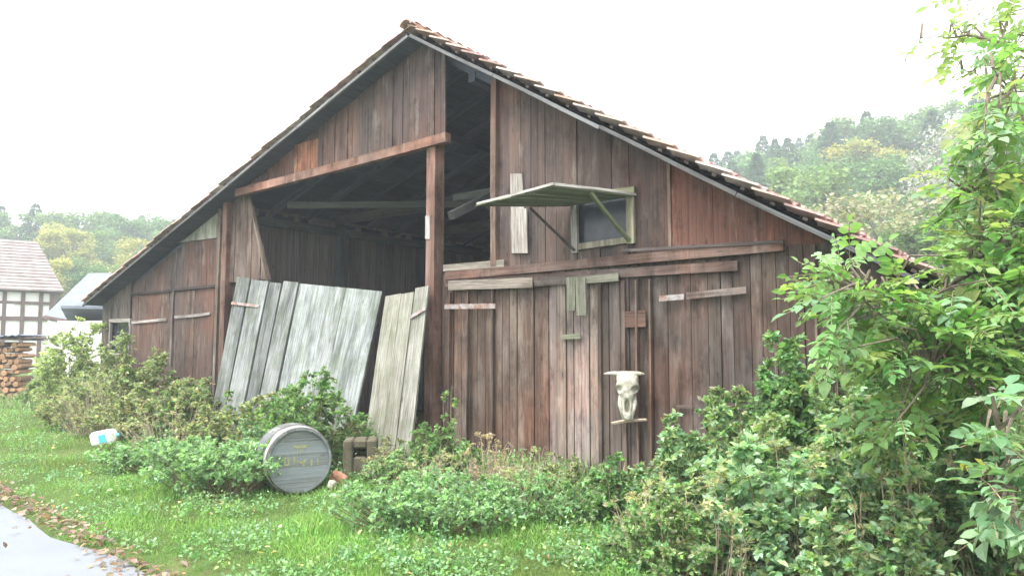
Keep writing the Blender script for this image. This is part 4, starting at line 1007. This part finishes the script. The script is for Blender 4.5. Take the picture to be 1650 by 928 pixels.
bl = TM['blade']
# clover / broad leaves in the lawn
q = scatter(90000, 3.9, 22); rs = np.array([road_s(x, y) for x, y in q]); nzv = np.sin(q[:, 0]*3.1+q[:, 1])*np.sin(q[:, 1]*3.9-q[:, 0]*.7)
keep = (rs > .15) & (nzv > .1) & ~((q[:, 0] > -10.7) & (q[:, 0] < 6.1) & (q[:, 1] > -.05)); q = q[keep]; n = len(q)
o = leaves('ground_cover', np.column_stack([q, vgz(q)+rng.uniform(.0, .07, n)]), rdir(n, .2), rdir(n, 1.6), .028*rng.uniform(.6, 1.6, n), pal(n, COOL[:2]+BRIGHT[:3]), 'ovate', 'grass'); tag(o, 'broad leaved weeds growing through the lawn', 'weeds', kind='stuff')
# tall rough grass near the walls
q = scatter(50000, 5.5, 24); keep = ((q[:, 1] > -1.1) & (q[:, 1] < -.05) & (q[:, 0] > -11) & (q[:, 0] < 6)) | ((q[:, 0] < -10.8) & (q[:, 1] > -.9)); q = q[keep]; n = len(q)
o = leaves('rough_grass', np.column_stack([q, vgz(q)-.01]), rdir(n, 2.2), rdir(n, .1), rng.uniform(.12, .38, n), pal(n, DULL+GREEN+DRY[:1]), 'blade', 'grass'); tag(o, 'tall rough grass along the foot of the barn wall', 'grass', kind='stuff')
# loose single weeds that break up the edges of the clumps
q = scatter(9000, 4.2, 22); rs = np.array([road_s(x, y) for x, y in q]); nn_ = np.sin(q[:, 0]*2.3+.4)*np.sin(q[:, 1]*2.9)+rng.normal(0, .35, len(q))
pr_ = np.clip((q[:, 1]+4.2)/3.4, 0, 1); keep = (rs > .3) & (nn_ > .75-1.15*pr_) & ~((q[:, 0] > -10.7) & (q[:, 0] < 6.1) & (q[:, 1] > -.08)); q = q[keep]; nw = len(q); pr_ = pr_[keep]
hw_ = (.07+.3*pr_*rng.uniform(.2, 1, nw)**1.5); k_ = 16; j = np.repeat(np.arange(nw), k_); tt2 = rng.uniform(.1, 1, nw*k_)
P = np.column_stack([q, vgz(q)])[j]+np.column_stack([rng.normal(0, .03, nw*k_), rng.normal(0, .03, nw*k_), hw_[j]*tt2])
cw = np.array(COOL+PALE[1:2]+DULL[:2]+GREEN); cc = np.clip(cw[rng.integers(0, len(cw), nw)][j]*VB*(1+rng.normal(0, .15, (nw*k_, 1))), .01, .8)
dd = rdir(nw*k_, .2); P = P+dd*.02
o = leaves('verge_weeds', P, dd, rdir(nw*k_, 1.4), (.022+.05*hw_[j])*rng.uniform(.7, 1.7, nw*k_), cc, 'ovate', 'grass'); tag(o, 'mixed loose weeds straggling along the foot of the barn', 'weeds', kind='stuff')
# fallen leaves on road edge
n = 1300; t = rng.uniform(-8, 6, n); s = rng.normal(.04, .075, n)+np.where(rng.uniform(0, 1, n) < .05, -abs(rng.normal(0, .35, n)), 0)
q = RA[None]+rdv[None]*t[:, None]+rnv[None]*s[:, None]
z = np.array([max(gz(x, y), -.055) for x, y in q])+.025+rng.uniform(0, .03, n)
o = leaves('fallen_leaves', np.column_stack([q, z]), rdir(n, 0, 1)*np.array([1, 1, .35]), rdir(n, 2.0), rng.uniform(.035, .085, n), pal(n, [(.16, .09, .065), (.12, .075, .055), (.2, .13, .1), (.24, .18, .14), (.09, .06, .045)]), 'ovate', 'leaf'); tag(o, 'brown fallen leaves drifted along the road edge', 'leaves', kind='stuff')
q = scatter(220, 4.2, 12); keep = np.array([road_s(x, y) > .1 for x, y in q]) & (q[:, 1] < -.3); q = q[keep]; n = len(q)
o = leaves('scattered_leaves', np.column_stack([q, vgz(q)+rng.uniform(.03, .09, n)]), rdir(n)*np.array([1, 1, .4]), rdir(n, 1.5), rng.uniform(.03, .06, n), pal(n, [(.4, .3, .14), (.32, .18, .1), (.45, .38, .2)]), 'ovate', 'leaf'); tag(o, 'scattered brown leaves lying on the lawn', 'leaves', kind='stuff')

# ------------------------------------------------------------------ distant trees
def treemesh(kind, seed, cols, H=12.):
    global rng
    keep_ = rng; rng = np.random.default_rng(seed); r2 = random.Random(seed)
    mb = MB(); P = []; D = []; Nn = []; S_ = []; sh = []
    if kind == 'conifer':
        mb.tube([(0, 0, -.5), (0, 0, H*.5), (.05, 0, H*.98)], [.2, .12, .02], 6)
        n = 4200; t = rng.uniform(.12, 1, n)**.85; lev = np.clip(np.floor(t*17)/16.5+rng.normal(0, .014, n), 0, 1.01); a = rng.uniform(0, 2*math.pi, n)
        rmax = H*.28*np.clip(1-lev, 0, 1)**.85*(1+.25*np.sin(a*3+lev*40))+.05; r = rmax*np.sqrt(rng.uniform(.03, 1, n)); z = H*lev-.28*r
        P = np.column_stack([r*np.cos(a), r*np.sin(a), z]); D = np.column_stack([np.cos(a), np.sin(a), -.25+rng.normal(0, .3, n)]); Nn = rdir(n, 1.0); S_ = rng.uniform(.25, .6, n)*(1.15-.6*lev)
    else:
        nb = 16; cs = []
        mb.tube([(0, 0, -.5), (.1, .05, H*.35), (0, .1, H*.75)], [.22, .15, .05], 6)
        for i in range(nb):
            a = rng.uniform(0, 6.28); rr = H*.22*math.sqrt(rng.uniform(0, 1)); zz = H*rng.uniform(.32, .92); rr *= (1.15-abs(zz/H-.55))
            c_ = np.array([rr*math.cos(a), rr*math.sin(a), zz]); cs.append((c_, H*rng.uniform(.07, .14))); mb.tube([(0, .05, H*.3), c_*np.array((.5, .5, .8)), c_], [.08, .05, .02], 4)
        n = 4200 if kind == 'broad' else 2000; i = rng.integers(0, nb, n); u = rdir(n)*np.array([1, 1, .8]); rad = np.array([c_[1] for c_ in cs])[i]*rng.uniform(.35, 1.12, n)
        P = np.array([c_[0] for c_ in cs])[i]+u*rad[:, None]; D = rdir(n, -.1); Nn = nz(u+rdir(n)*.7); S_ = rng.uniform(.22, .5, n)*(1 if kind == 'broad' else .7)
    c = pal(n, cols, var=.15)
    tm = mb.build('trunk', 'bark'); fm = leaves('crown', P, D, Nn, S_, c, 'diam', 'farleaf'); a, b2 = tm.data, fm.data
    bpy.data.objects.remove(tm); bpy.data.objects.remove(fm); rng = keep_; return a, b2
CON = [(.034, .085, .038), (.042, .1, .042), (.03, .07, .033)]; BRD = [(.06, .125, .03), (.078, .145, .038), (.05, .10, .03)]; YEL = [(.20, .2, .035), (.24, .21, .04), (.14, .17, .04)]; PAL_ = [(.19, .19, .11), (.2, .185, .125), (.13, .155, .08)]
TMX = {'conifer': [treemesh('conifer', 10+i, CON) for i in range(4)], 'broad': [treemesh('broad', 20+i, BRD) for i in range(4)], 'yellow': [treemesh('broad', 30+i, YEL) for i in range(2)],
       'pale': [treemesh('sparse', 40+i, PAL_) for i in range(2)], 'mid': [treemesh('broad', 50+i, [(.08, .14, .035), (.10, .155, .04)]) for i in range(2)], 'grey': [treemesh('sparse', 60, [(.16, .17, .15), (.2, .2, .17)])]}
def tree(kind, x, y, H, label, cat='tree', group=None, wide=1.):
    ms = random.choice(TMX[kind]); nm = {'conifer': 'conifer_tree', 'broad': 'broadleaf_tree', 'yellow': 'yellow_tree', 'pale': 'pale_willow', 'mid': 'light_green_tree', 'grey': 'grey_tree'}[kind]
    r = tag(empty(nm, (x, y, gz(x, y)), random.uniform(0, 6.28)), label, cat, group); s = H/12.; r.scale = (s*wide, s*wide, s)
    for n_, d_ in (('trunk', ms[0]), ('crown', ms[1])):
        o = bpy.data.objects.new(n_, d_); COL.objects.link(o); o.parent = r
def polar(px, dist):
    p = CAM[:2]+F0[:2]*dist+RT[:2]*((px-825)/f)*dist; return p
GL = {('R', 'conifer'): 'dark green conifer in the wood on the hill behind the right roof slope', ('R', 'broad'): 'green broadleaf tree in the wood on the hill behind the right roof slope',
      ('R', 'mid'): 'light green tree in the wood on the hill behind the right roof slope', ('R', 'yellow'): 'yellowish tree in the wood on the hill behind the right roof slope',
      ('L', 'conifer'): 'dark conifer in the far wood left of the barn', ('L', 'broad'): 'green tree in the far wood left of the barn', ('L', 'yellow'): 'yellow orange tree at the foot of the far wood left of the barn', ('L', 'mid'): 'light green tree in the far wood left of the barn'}
def wood_row(side, dist, px0, px1, step, kinds, Hr):
    px = px0
    while px < px1:
        d_ = dist*random.uniform(.93, 1.07); k = random.choice(kinds); x, y = polar(px+random.uniform(-8, 8), d_)
        tree(k, x, y, random.uniform(*Hr), GL[(side, k)], group='trees of the wood %s' % ('behind the right roof slope' if side == 'R' else 'left of the barn'), wide=random.uniform(1.1, 1.6)); px += step*random.uniform(.75, 1.25)
wood_row('R', 132, 1060, 1680, 20, ['conifer', 'conifer', 'broad'], (10, 14))
wood_row('R', 118, 1070, 1680, 24, ['conifer', 'broad', 'conifer'], (10, 13))
wood_row('R', 104, 1090, 1680, 30, ['conifer', 'broad', 'mid'], (10, 13))
wood_row('R', 90, 1110, 1680, 42, ['broad', 'conifer', 'mid'], (9, 13))
wood_row('R', 76, 1130, 1680, 52, ['broad', 'mid', 'yellow'], (9, 12))
wood_row('R', 64, 1160, 1680, 62, ['broad', 'mid'], (8, 11))
wood_row('L', 138, -330, 300, 20, ['conifer', 'conifer', 'broad'], (10, 13))
wood_row('L', 122, -330, 300, 26, ['conifer', 'broad'], (9, 12))
wood_row('L', 104, -330, 280, 30, ['conifer', 'broad', 'mid'], (8, 11))
wood_row('L', 84, 60, 260, 26, ['yellow', 'mid', 'yellow'], (6, 8))
wood_row('L', 66, 60, 240, 30, ['yellow', 'mid', 'broad'], (4.5, 6))
for (k, px, top, dist, wd, lb) in (('yellow', 1390, 222, 84, 1.3, 'tall bright yellow tree standing out on the hill'), ('mid', 1312, 262, 62, 1.2, 'light green rounded tree low on the hill behind the roof'), ('yellow', 1450, 232, 80, 1.0, 'smaller yellow green tree right of the bright yellow one'),
                               ('conifer', 1225, 246, 80, 1.2, 'grey green tall conifer just above the roof on the hill'), ('grey', 1520, 186, 60, 1.1, 'bare greyish tree rising above the skyline left of the walnut branches'),
                               ('pale', 1365, 292, 36, 1.5, 'pale dry willow just behind the right roof slope'), ('pale', 1450, 284, 34, 1.5, 'second pale dry willow, nearer the walnut branches'), ('pale', 1410, 330, 30, 1.6, 'low pale willow between the two larger ones'), ('mid', 1290, 330, 40, 1.0, 'small light green tree directly above the roof tiles'),
                               ('broad', 1540, 320, 32, 1.5, 'green tree behind the walnut branches'), ('broad', 1640, 300, 30, 1.5, 'green tree at the right edge behind the walnut branches')):
    x, y = polar(px, dist); zt = CH+(555-top)/f*dist; tree(k, x, y, (zt-gz(x, y))/.98, lb, wide=wd)

# ------------------------------------------------------------------ haze
hz = MB(); hz.box((0, 55, 24), (460, 460, 52)); 
m, nt, b, o = newmat('air'); nt.nodes.remove(b); v = N(nt, 'ShaderNodeVolumePrincipled'); v.inputs['Color'].default_value = (.88, .93, 1, 1); v.inputs['Density'].default_value = .0021; v.inputs['Anisotropy'].default_value = .2
nt.links.new(v.outputs[0], o.inputs['Volume'])
HAZE = True
if HAZE:
    ho = hz.build('haze', m); tag(ho, 'pale damp air', 'haze', kind='stuff')

# ------------------------------------------------------------------ light, sky, camera
w_ = bpy.data.worlds.new('World'); SC.world = w_; w_.use_nodes = True; nt = w_.node_tree; nt.nodes.clear()
out = nt.nodes.new('ShaderNodeOutputWorld'); bg = nt.nodes.new('ShaderNodeBackground'); sky = nt.nodes.new('ShaderNodeTexSky'); sky.sky_type = 'NISHITA'; sky.sun_disc = False
sun_dir = nz(-F0*.35-RT*.45+ZZ*1.1)       # towards the sun: behind the camera, high, a little left
el = math.asin(sun_dir[2]); az = math.atan2(sun_dir[0], sun_dir[1])
sky.sun_elevation = el; sky.sun_rotation = az; sky.dust_density = 5; sky.air_density = 1.5
hs = nt.nodes.new('ShaderNodeHueSaturation'); hs.inputs['Saturation'].default_value = .25; nt.links.new(sky.outputs[0], hs.inputs['Color'])
mx = N(nt, 'ShaderNodeMix', data_type='RGBA'); mx.inputs[0].default_value = .55; mx.inputs[7].default_value = (10.6, 10.7, 11.0, 1)     # cloud cover
nt.links.new(hs.outputs[0], mx.inputs[6]); nt.links.new(mx.outputs[2], bg.inputs[0]); bg.inputs[1].default_value = .13; nt.links.new(bg.outputs[0], out.inputs[0])
sl = bpy.data.lights.new('sun', 'SUN'); sl.energy = 1.4; sl.angle = math.radians(14); sl.color = (1, .97, .92)
so = bpy.data.objects.new('sun', sl); COL.objects.link(so); so.rotation_euler = Vector(tuple(sun_dir)).to_track_quat('Z', 'Y').to_euler()
cd = bpy.data.cameras.new('camera'); cd.sensor_width = 36; cd.lens = 36*f/1650; cd.clip_end = 3000; cd.clip_start = .05
co = bpy.data.objects.new('camera', cd); COL.objects.link(co)
mt = Matrix(((RT[0], UP[0], -FW[0], CAM[0]), (RT[1], UP[1], -FW[1], CAM[1]), (RT[2], UP[2], -FW[2], CAM[2]), (0, 0, 0, 1))); co.matrix_world = mt
SC.camera = co
vs = SC.view_settings; vs.view_transform = 'Standard'; vs.look = 'None'; vs.gamma = 1; vs.exposure = 1.8; vs.use_curve_mapping = False
SC.cycles.use_denoising = True; SC.cycles.max_bounces = 8; SC.cycles.volume_bounces = 1; SC.cycles.transparent_max_bounces = 8
